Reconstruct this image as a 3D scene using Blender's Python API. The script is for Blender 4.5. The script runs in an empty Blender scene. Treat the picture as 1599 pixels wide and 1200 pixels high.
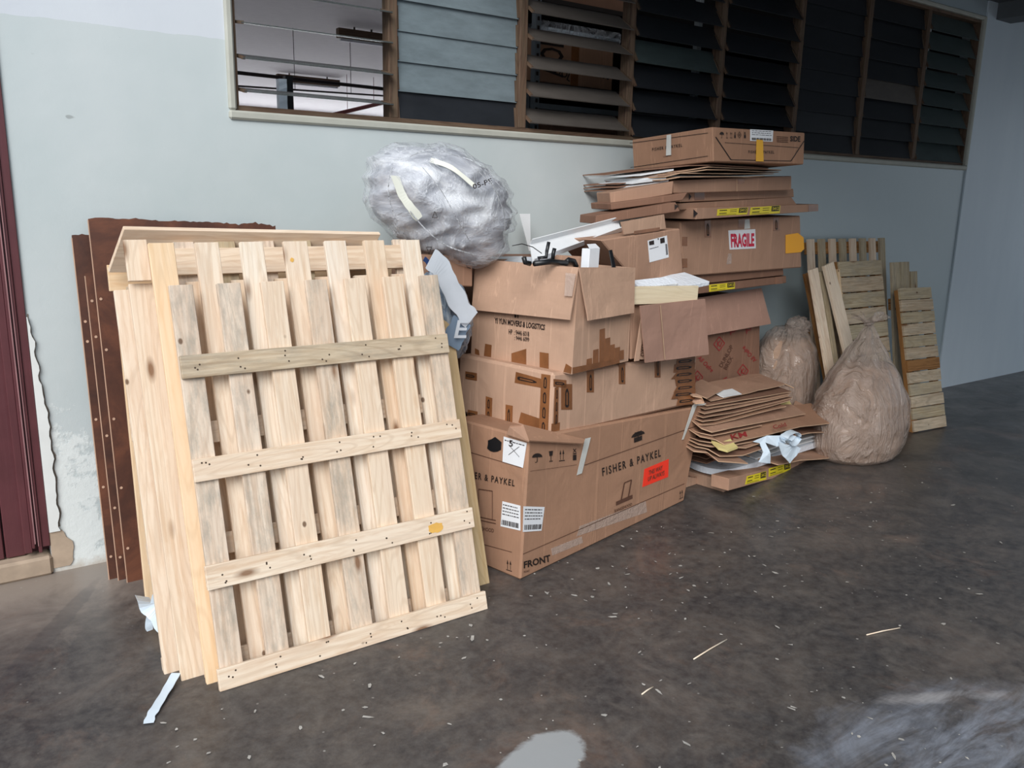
import bpy, bmesh, math, random
from mathutils import Vector, Matrix, noise
random.seed(7)
SC = bpy.context.scene
COL = SC.collection
# ------------------------------------------------------------------ camera, sky, lights, exposure
F_PX, YAW, PITCH, ROLL, CAMY, CAMZ = 1300.0, 0.613501, 0.219912, 0.0212623, -3.55933, 1.5
_cy, _sy, _cp, _sp = math.cos(YAW), math.sin(YAW), math.cos(PITCH), math.sin(PITCH)
_f = Vector((_sy*_cp, _cy*_cp, -_sp)); _r0 = Vector((_cy, -_sy, 0)); _u0 = _r0.cross(_f)
_r = _r0*math.cos(ROLL) + _u0*math.sin(ROLL); _u = -_r0*math.sin(ROLL) + _u0*math.cos(ROLL)
CP = Vector((0, CAMY, CAMZ))
cam = bpy.data.cameras.new('camera'); camo = bpy.data.objects.new('camera', cam); COL.objects.link(camo)
camo.matrix_world = Matrix(((_r.x, _u.x, -_f.x, CP.x), (_r.y, _u.y, -_f.y, CP.y), (_r.z, _u.z, -_f.z, CP.z), (0, 0, 0, 1)))
cam.sensor_width = 36; cam.lens = 36*F_PX/1599; cam.clip_start = 0.05
SC.camera = camo
W = bpy.data.worlds.new('sky'); SC.world = W; W.use_nodes = True
_bg = W.node_tree.nodes['Background']; _bg.inputs[0].default_value = (0.78, 0.89, 1.0, 1); _bg.inputs[1].default_value = 0.78
SC.view_settings.view_transform = 'Standard'; SC.view_settings.look = 'None'
SC.view_settings.exposure = 0.06; SC.view_settings.gamma = 1; SC.view_settings.use_curve_mapping = False
# bright overcast sky low on the open left side of the yard
_l = bpy.data.lights.new('bright_sky_left', 'SUN'); _l.energy = 3.1; _l.angle = math.radians(36); _l.color = (1.0, 0.985, 0.96)
_o = bpy.data.objects.new('bright_sky_left', _l); COL.objects.link(_o); _o.location = (-6, -6, 6)
_o.rotation_euler = (-Vector((-1.0, -1.05, 0.95))).to_track_quat('-Z', 'Y').to_euler()

# ------------------------------------------------------------------ pixel (1599x1200) to world helpers
def ray(px): return _f + _r*((px[0]-799.5)/F_PX) - _u*((px[1]-600)/F_PX)
def at(px, y):
    d = ray(px); return CP + d*((y-CP.y)/d.y)
def fl(px, z=0.0):
    d = ray(px); return CP + d*((z-CP.z)/d.z)
def pl(px, p0, n):
    d = ray(px); return CP + d*((p0-CP).dot(n)/d.dot(n))

# ------------------------------------------------------------------ materials
MATS = {}
class NT:
    def __init__(s, name):
        m = bpy.data.materials.new(name); m.use_nodes = True; s.m = m; s.t = m.node_tree; s.n = s.t.nodes; s.b = s.n['Principled BSDF']; s.out = s.n['Material Output']
        MATS[name] = m
    def node(s, typ, ins=None, **kw):
        nd = s.n.new(typ)
        for k, v in kw.items(): setattr(nd, k, v)
        for k, v in (ins or {}).items(): s.put(nd.inputs[k], v)
        return nd
    def put(s, sock, v):
        if hasattr(v, 'is_linked') or hasattr(v, 'links'): s.t.links.new(v, sock)
        else: sock.default_value = v
    def set(s, **kw):
        for k, v in kw.items(): s.put(s.b.inputs[k.replace('_', ' ')], v)
    def coord(s, scale=(1, 1, 1), world=False, rand=True, loc=(0, 0, 0)):
        if world:
            c = s.node('ShaderNodeNewGeometry').outputs['Position']
        else: c = s.node('ShaderNodeTexCoord').outputs['Object']
        if rand and not world:
            r = s.node('ShaderNodeObjectInfo').outputs['Random']
            mm = s.node('ShaderNodeMath', {0: r, 1: 37.0}, operation='MULTIPLY').outputs[0]
            c = s.node('ShaderNodeVectorMath', {0: c, 1: s.node('ShaderNodeCombineXYZ', {0: mm, 1: mm, 2: mm}).outputs[0]}, operation='ADD').outputs[0]
        return s.node('ShaderNodeMapping', {'Vector': c, 'Scale': scale, 'Location': loc}).outputs[0]
    def noise(s, vec, scale=5, detail=4, rough=.55, dist=0.0):
        return s.node('ShaderNodeTexNoise', {'Vector': vec, 'Scale': scale, 'Detail': detail, 'Roughness': rough, 'Distortion': dist}).outputs[0]
    def ramp(s, fac, stops, interp='LINEAR'):
        r = s.node('ShaderNodeValToRGB', {'Fac': fac}); cr = r.color_ramp; cr.interpolation = interp
        while len(cr.elements) < len(stops): cr.elements.new(.5)
        for e, (p, c) in zip(cr.elements, stops):
            e.position = p; e.color = (c, c, c, 1) if isinstance(c, (int, float)) else (c[0], c[1], c[2], 1)
        return r.outputs[0]
    def mix(s, fac, a, b, mode='MIX'):
        nd = s.node('ShaderNodeMix', data_type='RGBA', blend_type=mode)
        f4 = lambda v: v if not isinstance(v, tuple) else (v+(1,) if len(v) == 3 else v)
        s.put(nd.inputs[0], fac); s.put(nd.inputs[6], f4(a)); s.put(nd.inputs[7], f4(b)); return nd.outputs[2]
    def math(s, op, a, b=0.0, clamp=False):
        nd = s.node('ShaderNodeMath', operation=op); nd.use_clamp = clamp; s.put(nd.inputs[0], a); s.put(nd.inputs[1], b); return nd.outputs[0]
    def bump(s, h, strength=.3, dist=.005):
        s.put(s.b.inputs['Normal'], s.node('ShaderNodeBump', {'Height': h, 'Strength': strength, 'Distance': dist}).outputs[0])

def srgb(r, g, b):
    f = lambda c: ((c/255+.055)/1.055)**2.4 if c > 10 else c/255/12.92
    return (f(r), f(g), f(b))

def m_plain(name, c, rough=.6, noise_amt=.0, metal=0.0, spec=.5):
    s = NT(name); 
    if noise_amt:
        v = s.coord((1, 1, 1)); n = s.noise(v, 9, 5)
        s.set(Base_Color=s.mix(s.ramp(n, [(.3, 0.0), (.7, 1.0)]), tuple(x*(1-noise_amt) for x in c), tuple(min(1, x*(1+noise_amt)) for x in c)))
    else: s.set(Base_Color=c+(1,))
    s.set(Roughness=rough, Metallic=metal); s.b.inputs['Specular IOR Level'].default_value = spec
    return s

def m_wood(name, light, dark, grey=0.0, knots=1.0, weather=0.0):
    s = NT(name); v = s.coord((1.6, 13, 13)); v2 = s.coord((1, 1, 1))
    big = s.noise(s.coord((.9, 3.5, 3.5)), 2.0, 3, .5)
    g = s.noise(v, 3.2, 6, .62, 1.4)
    wv = s.node('ShaderNodeTexWave', {'Vector': s.coord((.35, 9, 9)), 'Scale': 1.5, 'Distortion': 13.0, 'Detail': 3.0, 'Detail Scale': 1.0}, wave_type='BANDS', bands_direction='Y').outputs['Fac']; wv = s.math('MULTIPLY', wv, s.ramp(s.noise(s.coord((.8, 3, 3)), 1.7, 2), [(.40, .15), (.62, 1.0)]))
    f = s.math('ADD', s.math('MULTIPLY', g, .85), s.math('MULTIPLY', wv, .22))
    fine = s.noise(s.coord((.9, 55, 55)), 2.0, 3, .6, .6); f = s.math('ADD', f, s.math('MULTIPLY', s.math('SUBTRACT', fine, .5), .45)); col = s.mix(s.ramp(f, [(.38, 0.0), (.70, 1.0)]), light, dark)
    ctr = s.math('SINE', s.math('MULTIPLY', s.noise(s.coord((.75, 6.5, 6.5)), 1.25, 1, .4), 95.0)); ctr = s.ramp(ctr, [(.55, 0.0), (1.0, 1.0)])
    col = s.mix(s.math('MULTIPLY', ctr, .34+.25*weather), col, tuple(x*.78 for x in dark))
    col = s.mix(s.math('MULTIPLY', s.ramp(big, [(.42, 0.0), (.62, 1.0)]), .35), col, tuple(x*.86 for x in light[:1])+tuple(x*.8 for x in light[1:]))
    rnd = s.node('ShaderNodeObjectInfo').outputs['Random']
    col = s.mix(s.math('MULTIPLY', s.math('FRACT', s.math('MULTIPLY', rnd, 13.7)), .30), col, (dark[0]*1.05, dark[1]*.98, dark[2]*.85))
    if grey:
        gn = s.noise(s.coord((2.2, 7, 7)), 3.0, 8, .72); col = s.mix(s.math('MULTIPLY', s.ramp(gn, [(.45, 0.0), (.66, 1.0)]), grey), col, srgb(150, 145, 135))
    if weather:
        gn = s.noise(s.coord((1.2, 18, 18)), 3.0, 6, .7); col = s.mix(s.math('MULTIPLY', s.ramp(gn, [(.4, 0.0), (.7, 1.0)]), weather), col, srgb(105, 92, 75))
    if knots:
        vo = s.node('ShaderNodeTexVoronoi', {'Vector': s.coord((3.2, 9, 3)), 'Scale': 1.0, 'Randomness': 1.0}).outputs['Distance']
        v3 = s.node('ShaderNodeTexVoronoi', {'Vector': s.coord((7, 10, 4)), 'Scale': 1.0, 'Randomness': 1.0}); sp = s.math('MULTIPLY', s.ramp(v3.outputs['Distance'], [(.05, 1.0), (.085, 0.0)]), s.ramp(v3.outputs['Color'], [(.36, 0.0), (.38, 1.0)]))
        col = s.mix(s.math('MULTIPLY', sp, .85), col, srgb(96, 66, 44))
        k = s.ramp(vo, [(.06, 1.0), (.10, .5), (.16, 0.0)]); col = s.mix(s.math('MULTIPLY', k, knots*.85), col, srgb(120, 78, 45))
    s.set(Base_Color=col, Roughness=.72); s.b.inputs['Specular IOR Level'].default_value = .25
    s.bump(f, .25, .002); return s.m

WL, WD = srgb(238, 221, 200), srgb(216, 188, 160)
m_wood('pine', WL, WD)
m_wood('pine_white', srgb(243, 231, 214), srgb(224, 201, 175), knots=.8)
m_wood('pine_yellow', srgb(238, 214, 180), srgb(224, 190, 150), knots=.5)
m_wood('pine_grey', srgb(230, 214, 196), srgb(202, 178, 156), grey=.65)
m_wood('pine_weathered', srgb(216, 199, 174), srgb(178, 155, 128), grey=.4, weather=.35)
m_wood('pine_dull', srgb(204, 190, 162), srgb(172, 154, 124), grey=.5, weather=.3)
m_wood('pine_brown', srgb(168, 122, 74), srgb(120, 82, 46), knots=.3)
m_wood('pine_peach', srgb(242, 218, 188), srgb(230, 198, 160), knots=.5)
m_wood('shade_brown', srgb(150, 126, 108), srgb(112, 90, 76), knots=.3)
m_wood('plywood', srgb(214, 190, 150), srgb(198, 168, 124), knots=0)
m_wood('board_cream', srgb(228, 216, 190), srgb(214, 198, 168), knots=0)
m_wood('frame_timber', srgb(112, 88, 72), srgb(66, 50, 42), knots=0, weather=.8)
m_plain('nail', srgb(70, 55, 42), .5)

def m_card(name, c, dents=1.0):
    s = NT(name); v = s.coord((1, 1, 1)); n = s.noise(v, 3.0, 5, .6); fine = s.noise(s.coord((60, 60, 2)), 3, 3)
    col = s.mix(s.ramp(n, [(.3, 0.0), (.7, 1.0)]), tuple(x*.88 for x in c), tuple(x*1.1 for x in c))
    col = s.mix(s.math('MULTIPLY', s.ramp(fine, [(.35, 0.0), (.7, 1.0)]), .16), col, tuple(x*.7 for x in c))
    lines = s.noise(s.coord((16, 16, .35)), 1.6, 2, .5)
    lf = s.ramp(lines, [(.60, 0.0), (.635, 1.0), (.67, 0.0)]); col = s.mix(s.math('MULTIPLY', lf, .35), col, tuple(min(1, x*1.45) for x in c))
    s.set(Base_Color=col, Roughness=.78); s.b.inputs['Specular IOR Level'].default_value = .25
    d = s.noise(v, 5.0, 3, .5, .6)
    s.bump(s.math('ADD', s.math('MULTIPLY', d, 2.0*dents), s.math('MULTIPLY', lf, .12)), .35, .012); return s.m
m_card('cardboard', srgb(172, 136, 114))
m_card('cardboard_light', srgb(190, 155, 132))
m_card('cardboard_print', srgb(164, 126, 102))
m_card('cardboard_dark', srgb(136, 102, 84))  # darker tone partly stands in for the shade in the floor heap
m_card('cardboard_pink', srgb(168, 132, 116))
m_plain('cardboard_edge', srgb(188, 154, 126), .85, .2)
m_plain('ink', srgb(38, 26, 22), .6)
m_plain('ink_soft', srgb(92, 60, 45), .7)
m_plain('ink_red', srgb(150, 44, 44), .7)
m_plain('white_paper', srgb(232, 234, 238), .55, .03)
m_plain('yellow_paper', srgb(228, 208, 40), .5)
m_plain('orange_paper', srgb(246, 172, 30), .5)
m_plain('yellow_tape', srgb(232, 172, 38), .4)
m_plain('red_sticker', srgb(255, 62, 40), .45)
m_plain('fragile_red', srgb(200, 20, 60), .5)
m_plain('pale_yellow', srgb(206, 190, 128), .7)
m_plain('black_plastic', srgb(26, 27, 30), .35)
m_plain('white_board', srgb(222, 224, 226), .5, .04)
s = m_plain('tape_brown', srgb(132, 86, 54), .22, .25); s.bump(s.noise(s.coord((1, 1, 1)), 40, 3), .3, .003)
s = m_plain('tape_grey', srgb(205, 205, 200), .4, .12)
# clear shiny tape
s = NT('tape_clear'); n = s.noise(s.coord((1, 1, 1)), 25, 4, .6, 1.5); s.set(Base_Color=srgb(205, 180, 165)+(1,), Roughness=.12, Alpha=.55); s.bump(n, .9, .006)
# foam
s = m_plain('white_foam', srgb(225, 230, 238), .7, .04)
vo = s.node('ShaderNodeTexVoronoi', {'Vector': s.coord((1, 1, 1)), 'Scale': 60.0}).outputs['Distance']; s.bump(vo, .6, .004)
# painted plaster wall with a two-tone dado line
s = NT('wall_paint'); pos = s.node('ShaderNodeNewGeometry').outputs['Position']; sep = s.node('ShaderNodeSeparateXYZ', {0: pos})
v = s.coord((1, 1, 1), world=True)
big = s.noise(v, 1.1, 4, .6); sm = s.noise(v, 14, 6, .7)
green = s.mix(s.ramp(big, [(.35, 0.0), (.65, 1.0)]), srgb(190, 200, 201), srgb(202, 209, 210))
lav = s.mix(s.ramp(big, [(.35, 0.0), (.65, 1.0)]), srgb(204, 209, 217), srgb(212, 217, 223))
wob = s.math('MULTIPLY', s.math('SUBTRACT', s.noise(v, 6, 3), .5), .03)
up = s.math('GREATER_THAN', s.math('ADD', sep.outputs[2], wob), 2.09)
col = s.mix(up, green, lav)
# grey blue gloss coat that sets in on the right part of the wall
rt = s.node('ShaderNodeMapRange', {'Value': sep.outputs[0], 'From Min': 3.0, 'From Max': 4.8, 'To Min': 0.0, 'To Max': 1.0}).outputs[0]
col = s.mix(s.math('MULTIPLY', rt, .75), col, srgb(150, 166, 172))
# bare white plaster that has lost its paint low down beside the door
dx = s.math('SUBTRACT', sep.outputs[0], .36); dz = s.math('SUBTRACT', sep.outputs[2], .12)
dd = s.math('ADD', s.math('POWER', s.math('MULTIPLY', s.math('ABSOLUTE', dx), 5.0), 2.0), s.math('POWER', s.math('MULTIPLY', s.math('ABSOLUTE', dz), 1.45), 2.0))
dd = s.math('ADD', dd, s.math('MULTIPLY', s.math('SUBTRACT', sm, .5), 2.2))
bare = s.ramp(dd, [(.30, 1.0), (.55, 0.0)]); col = s.mix(bare, col, srgb(226, 231, 230))
low = s.ramp(s.math('ADD', sep.outputs[2], s.math('MULTIPLY', s.math('SUBTRACT', sm, .5), .12)), [(.0, 1.0), (.035, 0.0)])
col = s.mix(s.math('MULTIPLY', low, .6), col, srgb(176, 160, 142))
nick = s.ramp(s.noise(s.coord((1, 1, 1.6), world=True), 9, 2, .5), [(.735, 0.0), (.76, 1.0)]); col = s.mix(s.math('MULTIPLY', nick, .5), col, srgb(120, 124, 122))
s.set(Base_Color=col, Roughness=s.ramp(s.math('ADD', s.math('MULTIPLY', sm, .3), s.math('MULTIPLY', s.math('SUBTRACT', 1.0, rt), .35)), [(.0, .22), (.6, .62)]))
s.bump(s.math('ADD', s.math('MULTIPLY', sm, .5), s.math('MULTIPLY', bare, s.noise(v, 30, 5, .7))), .38, .006)
s = NT('wall_smooth'); v = s.coord((1, 1, .25), world=True); n = s.noise(v, 5, 4, .6)
s.set(Base_Color=s.mix(n, srgb(196, 208, 218), srgb(212, 222, 230)), Roughness=.5); s.bump(n, .2, .004)
m_plain('reveal_paint', srgb(178, 178, 168), .7, .08)
m_plain('plaster_white', srgb(226, 228, 226), .8, .05)
m_plain('crack_grey', srgb(128, 118, 108), .9, .2)
m_plain('plaster_core', srgb(178, 158, 138), .9, .2)
s = m_plain('door_maroon', srgb(92, 50, 54), .42, .12); s.bump(s.noise(s.coord((20, 20, 1)), 4, 4), .25, .003)
m_plain('bead_highlight', srgb(158, 116, 118), .5, .15)
m_plain('ceiling_paint', srgb(96, 100, 104), .9, .05)
# stained polished concrete
s = NT('concrete'); v = s.coord((1, 1, 1), world=True)
pos = s.node('ShaderNodeNewGeometry').outputs['Position']; sep = s.node('ShaderNodeSeparateXYZ', {0: pos})
a = s.noise(v, 1.3, 7, .68, .5); b = s.noise(s.coord((1, 1, 1), world=True, loc=(5, 3, 0)), 3.4, 8, .7, .8); c = s.noise(v, 24, 6, .7)
col = s.ramp(a, [(.28, srgb(44, 43, 45)), (.45, srgb(66, 62, 61)), (.56, srgb(84, 77, 73)), (.70, srgb(112, 102, 95))])
col = s.mix(s.ramp(b, [(.42, 0.0), (.60, .75)]), col, srgb(52, 51, 54)); col = s.mix(s.ramp(s.noise(s.coord((1, 1, 1), world=True, loc=(7, 2, 0)), 6.5, 8, .75, .5), [(.50, 0.0), (.68, .32)]), col, srgb(124, 116, 108))
col = s.mix(s.ramp(s.noise(s.coord((1, 1, 1), world=True, loc=(1, 9, 0)), 2.1, 7, .72, .6), [(.55, 0.0), (.68, .42)]), col, srgb(128, 104, 90))
col = s.mix(s.math('MULTIPLY', s.ramp(c, [(.38, 0.0), (.68, 1.0)]), .34), col, srgb(122, 118, 114))
# lighter dusty apron along the foot of the wall at the left
ap = s.math('ADD', sep.outputs[1], s.math('MULTIPLY', s.math('SUBTRACT', b, .5), 1.1))
apx = s.node('ShaderNodeMapRange', {'Value': sep.outputs[0], 'From Min': 1.6, 'From Max': .5}).outputs[0]
col = s.mix(s.math('MULTIPLY', s.math('MULTIPLY', s.ramp(s.math('ADD', ap, 1.0), [(.45, 0.0), (.86, .8)]), apx), 1.0), col, srgb(156, 144, 134))
def blot(cx, cy, rx, ry, ang, amt, colr, rough):
    global col
    x = s.math('SUBTRACT', sep.outputs[0], cx); y = s.math('SUBTRACT', sep.outputs[1], cy); ca, sa = math.cos(ang), math.sin(ang)
    u = s.math('DIVIDE', s.math('ADD', s.math('MULTIPLY', x, ca), s.math('MULTIPLY', y, sa)), rx)
    w = s.math('DIVIDE', s.math('SUBTRACT', s.math('MULTIPLY', y, ca), s.math('MULTIPLY', x, sa)), ry)
    d = s.math('ADD', s.math('MULTIPLY', u, u), s.math('MULTIPLY', w, w)); d = s.math('ADD', d, s.math('MULTIPLY', s.math('SUBTRACT', b, .5), rough))
    f = s.ramp(d, [(.75, amt), (1.0, 0.0)]) if rough < 2 else s.math('MULTIPLY', s.ramp(d, [(.0, amt), (1.0, 0.0)]), s.ramp(s.noise(s.coord((1, 5, 1), world=True), 2.2, 7, .7, .6), [(.40, .1), (.62, 1.0)])); col = s.mix(f, col, colr)
_p = fl((845, 1192)); blot(_p.x, _p.y, .17, .10, .25, .9, srgb(168, 171, 173), 1.6)
_p = fl((1545, 1155)); blot(_p.x, _p.y, .62, .30, -.35, .95, srgb(150, 156, 168), 2.1)
_p = fl((1470, 1090)); blot(_p.x, _p.y, .30, .035, -.5, .6, srgb(176, 172, 170), 2.5)
_p = fl((60, 1010)); blot(_p.x, _p.y, .55, .04, 1.05, .3, srgb(62, 62, 66), 1.5)
fle = s.node('ShaderNodeTexVoronoi', {'Vector': s.coord((1, 1, 1), world=True), 'Scale': 26.0, 'Randomness': 1.0}); pick = s.ramp(fle.outputs['Color'], [(.0, 0.0), (.62, 0.0), (.63, 1.0)])
spk = s.math('MULTIPLY', s.ramp(fle.outputs['Distance'], [(.07, 1.0), (.11, 0.0)]), pick)
spk = s.math('MULTIPLY', spk, s.ramp(b, [(.45, .15), (.6, 1.0)])); col = s.mix(s.math('MULTIPLY', spk, .7), col, srgb(170, 168, 164))
s.set(Base_Color=col, Roughness=s.ramp(s.math('ADD', s.math('MULTIPLY', b, .6), s.math('MULTIPLY', c, .4)), [(.3, .26), (.7, .52)]))
s.b.inputs['Specular IOR Level'].default_value = .5
s.bump(s.math('ADD', a, s.math('MULTIPLY', c, .3)), .12, .01)
# hardboard
s = NT('hardboard'); v = s.coord((1, 1, 1)); n = s.noise(v, 3.5, 7, .7, .5)
s.set(Base_Color=s.ramp(n, [(.3, srgb(60, 36, 29)), (.5, srgb(86, 51, 38)), (.72, srgb(122, 74, 51))]), Roughness=.55); s.bump(n, .2, .003)
m_plain('hardboard_edge', srgb(196, 160, 136), .8, .1)
# louvre glass, dusty
def m_glass(name, c, alpha, rough):
    s = NT(name); n = s.noise(s.coord((2, 6, 6)), 3, 5, .7)
    s.set(Base_Color=s.mix(s.ramp(n, [(.35, 0.0), (.7, 1.0)]), tuple(x*.75 for x in c), c), Roughness=rough, Alpha=alpha)
m_glass('glass_open', srgb(92, 98, 98), .8, .25)
m_glass('glass_frosted', srgb(124, 137, 143), .96, .3)  # milky glass with the pale blue of reflected sky put into its colour
m_glass('glass_dusty', srgb(98, 92, 87), .97, .5)
m_glass('glass_dark', srgb(44, 47, 52), .94, .3)
m_glass('glass_green', srgb(74, 86, 86), .97, .4)
# thin plastic film over stuff
def m_film(name, c, alpha, rough, scale, stretch=(1, 1, 1), strength=1.0, dist=.02, var=.35):
    s = NT(name); v = s.coord(stretch, rand=False); n = s.noise(v, scale, 6, .6, 1.8)
    r = s.math('ABSOLUTE', s.math('SUBTRACT', n, .5)); h = s.ramp(r, [(.0, 1.0), (.10, 0.0)])
    s.set(Base_Color=c+(1,), Roughness=rough, Alpha=s.math('ADD', s.math('MULTIPLY', h, var), alpha, True)); s.b.inputs['Specular IOR Level'].default_value = 1.0
    s.bump(s.math('ADD', s.math('MULTIPLY', h, .6), n), strength, dist); return s
m_film('film_clear', srgb(226, 229, 236), .16, .07, 3.2, (1, 1, 1), .55, .03)
m_film('film_haze', srgb(200, 182, 170), .40, .05, 2.6, (1.6, 1.6, .7), .85, .035, .16)
def m_stuffing(name, c1, c2, c3, scale, stretch, bs=.8):
    s = NT(name); v = s.coord(stretch, rand=False); n = s.noise(v, scale, 6, .65, 2.0)
    s.set(Base_Color=s.ramp(n, [(.32, c1), (.5, c2), (.66, c3)]), Roughness=.38); s.bump(n, bs, .03)
m_stuffing('bubble_wrap', srgb(120, 124, 134), srgb(188, 190, 198), srgb(240, 241, 243), 1.7, (1.5, 1.5, 3.0), .35)
m_stuffing('shredded_brown', srgb(164, 134, 114), srgb(180, 149, 127), srgb(192, 161, 138), 3.0, (1, 1, 3), .2)
m_stuffing('sack_blue', srgb(60, 88, 118), srgb(148, 164, 180), srgb(205, 212, 220), 5.0, (2, 2, .8))
m_plain('sack_white', srgb(206, 212, 220), .35, .08)
m_plain('sack_print', srgb(120, 138, 158), .4, .1)
m_plain('sack_navy', srgb(34, 58, 104), .4)
m_plain('strap_cream', srgb(214, 214, 202), .5, .05)
s = m_plain('plastic_blue_white', srgb(214, 228, 240), .3, .1)
m_plain('steel_grey', srgb(120, 128, 134), .5, .05)
m_plain('room_wall', srgb(214, 212, 214), .8, .03)
m_plain('shelf_dark', srgb(44, 38, 36), .8)
m_plain('conduit', srgb(44, 34, 34), .5)
m_plain('pipe_red', srgb(120, 60, 60), .5)
s = NT('lit_window'); s.set(Base_Color=(1, 1, 1, 1)); s.b.inputs['Emission Color'].default_value = (.95, .97, 1, 1); s.b.inputs['Emission Strength'].default_value = 4.0
def M(n): return MATS[n]

# ------------------------------------------------------------------ object helpers
def mesh_obj(name, verts, faces, mat, parent=None, smooth=False, bevel=0.0, origin=None):
    """verts in world space; stored relative to the parent's location (or to origin)"""
    o0 = Vector(origin) if origin is not None else (parent_loc(parent) if parent else Vector((0, 0, 0)))
    me = bpy.data.meshes.new(name); me.from_pydata([tuple(Vector(v)-o0) for v in verts], [], faces)
    me.materials.append(M(mat))
    if smooth:
        for p in me.polygons: p.use_smooth = True
    me.update(); o = bpy.data.objects.new(name, me); COL.objects.link(o)
    if parent: o.parent = parent
    elif origin is not None: o.location = o0
    if bevel:
        b = o.modifiers.new('bevel', 'BEVEL'); b.width = bevel; b.segments = 1; b.limit_method = 'ANGLE'
    return o
def parent_loc(p):
    v = Vector((0, 0, 0))
    while p: v = v+p.location; p = p.parent
    return v
def thing(name, label, cat, loc, group=None):
    o = bpy.data.objects.new(name, None); COL.objects.link(o); o.location = loc; o.empty_display_size = .05
    return tag(o, label, cat, group)
def tag(o, label, cat, group=None, kind=None):
    if label: o['label'] = label
    if cat: o['category'] = cat
    if group: o['group'] = group
    if kind: o['kind'] = kind
    return o
def struct(o): o['kind'] = 'structure'; return o
HEX = [(0, 3, 2, 1), (4, 5, 6, 7), (0, 1, 5, 4), (1, 2, 6, 5), (2, 3, 7, 6), (3, 0, 4, 7)]
def hexa(a, D):
    """a: four corners of a face (counter-clockwise seen from outside the front), D: thickness vector away from it"""
    return [Vector(p) for p in a]+[Vector(p)+D for p in a]
HEXF = [(0, 1, 2, 3), (7, 6, 5, 4), (1, 0, 4, 5), (2, 1, 5, 6), (3, 2, 6, 7), (0, 3, 7, 4)]
def box(name, x0, x1, y0, y1, z0, z1, mat, parent=None, bevel=0.0, origin=None):
    vs = [(x0, y0, z0), (x1, y0, z0), (x1, y0, z1), (x0, y0, z1), (x0, y1, z0), (x1, y1, z0), (x1, y1, z1), (x0, y1, z1)]
    return mesh_obj(name, vs, HEXF, mat, parent, bevel=bevel, origin=origin)
def plank(name, P, U, V, N, u0, u1, v0, v1, n0, n1, mat, parent, bevel=.0015, jit=0.0):
    """a board lying in the plane P + u U + v V + n N; own axes so the grain runs along its length"""
    L, Wd = (u1-u0), (v1-v0)
    if Wd > L: ax, ay, l, w = V, -U, Wd, L
    else: ax, ay, l, w = U, V, L, Wd
    c = P+U*((u0+u1)/2)+V*((v0+v1)/2)+N*((n0+n1)/2)
    t = n1-n0; key = (round(l, 3), round(w, 3), round(t, 3), mat, name)
    hw, hl, ht = w/2, l/2, t/2
    j = lambda: random.uniform(-jit, jit)
    vs = [(-hl, -hw+j(), -ht), (hl, -hw+j(), -ht), (hl, hw+j(), -ht), (-hl, hw+j(), -ht)]
    vs = vs+[(x, y, ht) for x, y, _ in vs]
    me = bpy.data.meshes.new(name); me.from_pydata(vs, [], [(0, 3, 2, 1), (4, 5, 6, 7), (0, 1, 5, 4), (1, 2, 6, 5), (2, 3, 7, 6), (3, 0, 4, 7)]); me.materials.append(M(mat))
    o = bpy.data.objects.new(name, me); COL.objects.link(o); az = ax.cross(ay)
    m = Matrix(((ax.x, ay.x, az.x, c.x), (ax.y, ay.y, az.y, c.y), (ax.z, ay.z, az.z, c.z), (0, 0, 0, 1)))
    if parent: o.parent = parent; m = Matrix.Translation(-parent_loc(parent)) @ m
    o.matrix_local = m
    if bevel:
        b = o.modifiers.new('bevel', 'BEVEL'); b.width = bevel; b.segments = 1
    return o
def tube(name, pts, r, mat, parent=None, seg=8, origin=None, kind=None, radii=None):
    pts = [Vector(p) for p in pts]; vs = []; fs = []
    for i, p in enumerate(pts):
        d = (pts[min(i+1, len(pts)-1)]-pts[max(i-1, 0)]).normalized(); a = d.cross(Vector((0, 0, 1)))
        if a.length < .05: a = d.cross(Vector((1, 0, 0)))
        a.normalize(); b = d.cross(a); rr = radii[i] if radii else r
        for k in range(seg):
            t = 2*math.pi*k/seg; vs.append(p+(a*math.cos(t)+b*math.sin(t))*rr)
    for i in range(len(pts)-1):
        for k in range(seg): k2 = (k+1) % seg; fs.append((i*seg+k, i*seg+k2, (i+1)*seg+k2, (i+1)*seg+k))
    fs.append(tuple(range(seg))[::-1]); fs.append(tuple((len(pts)-1)*seg+k for k in range(seg)))
    return mesh_obj(name, vs, fs, mat, parent, smooth=True, origin=origin)
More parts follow.
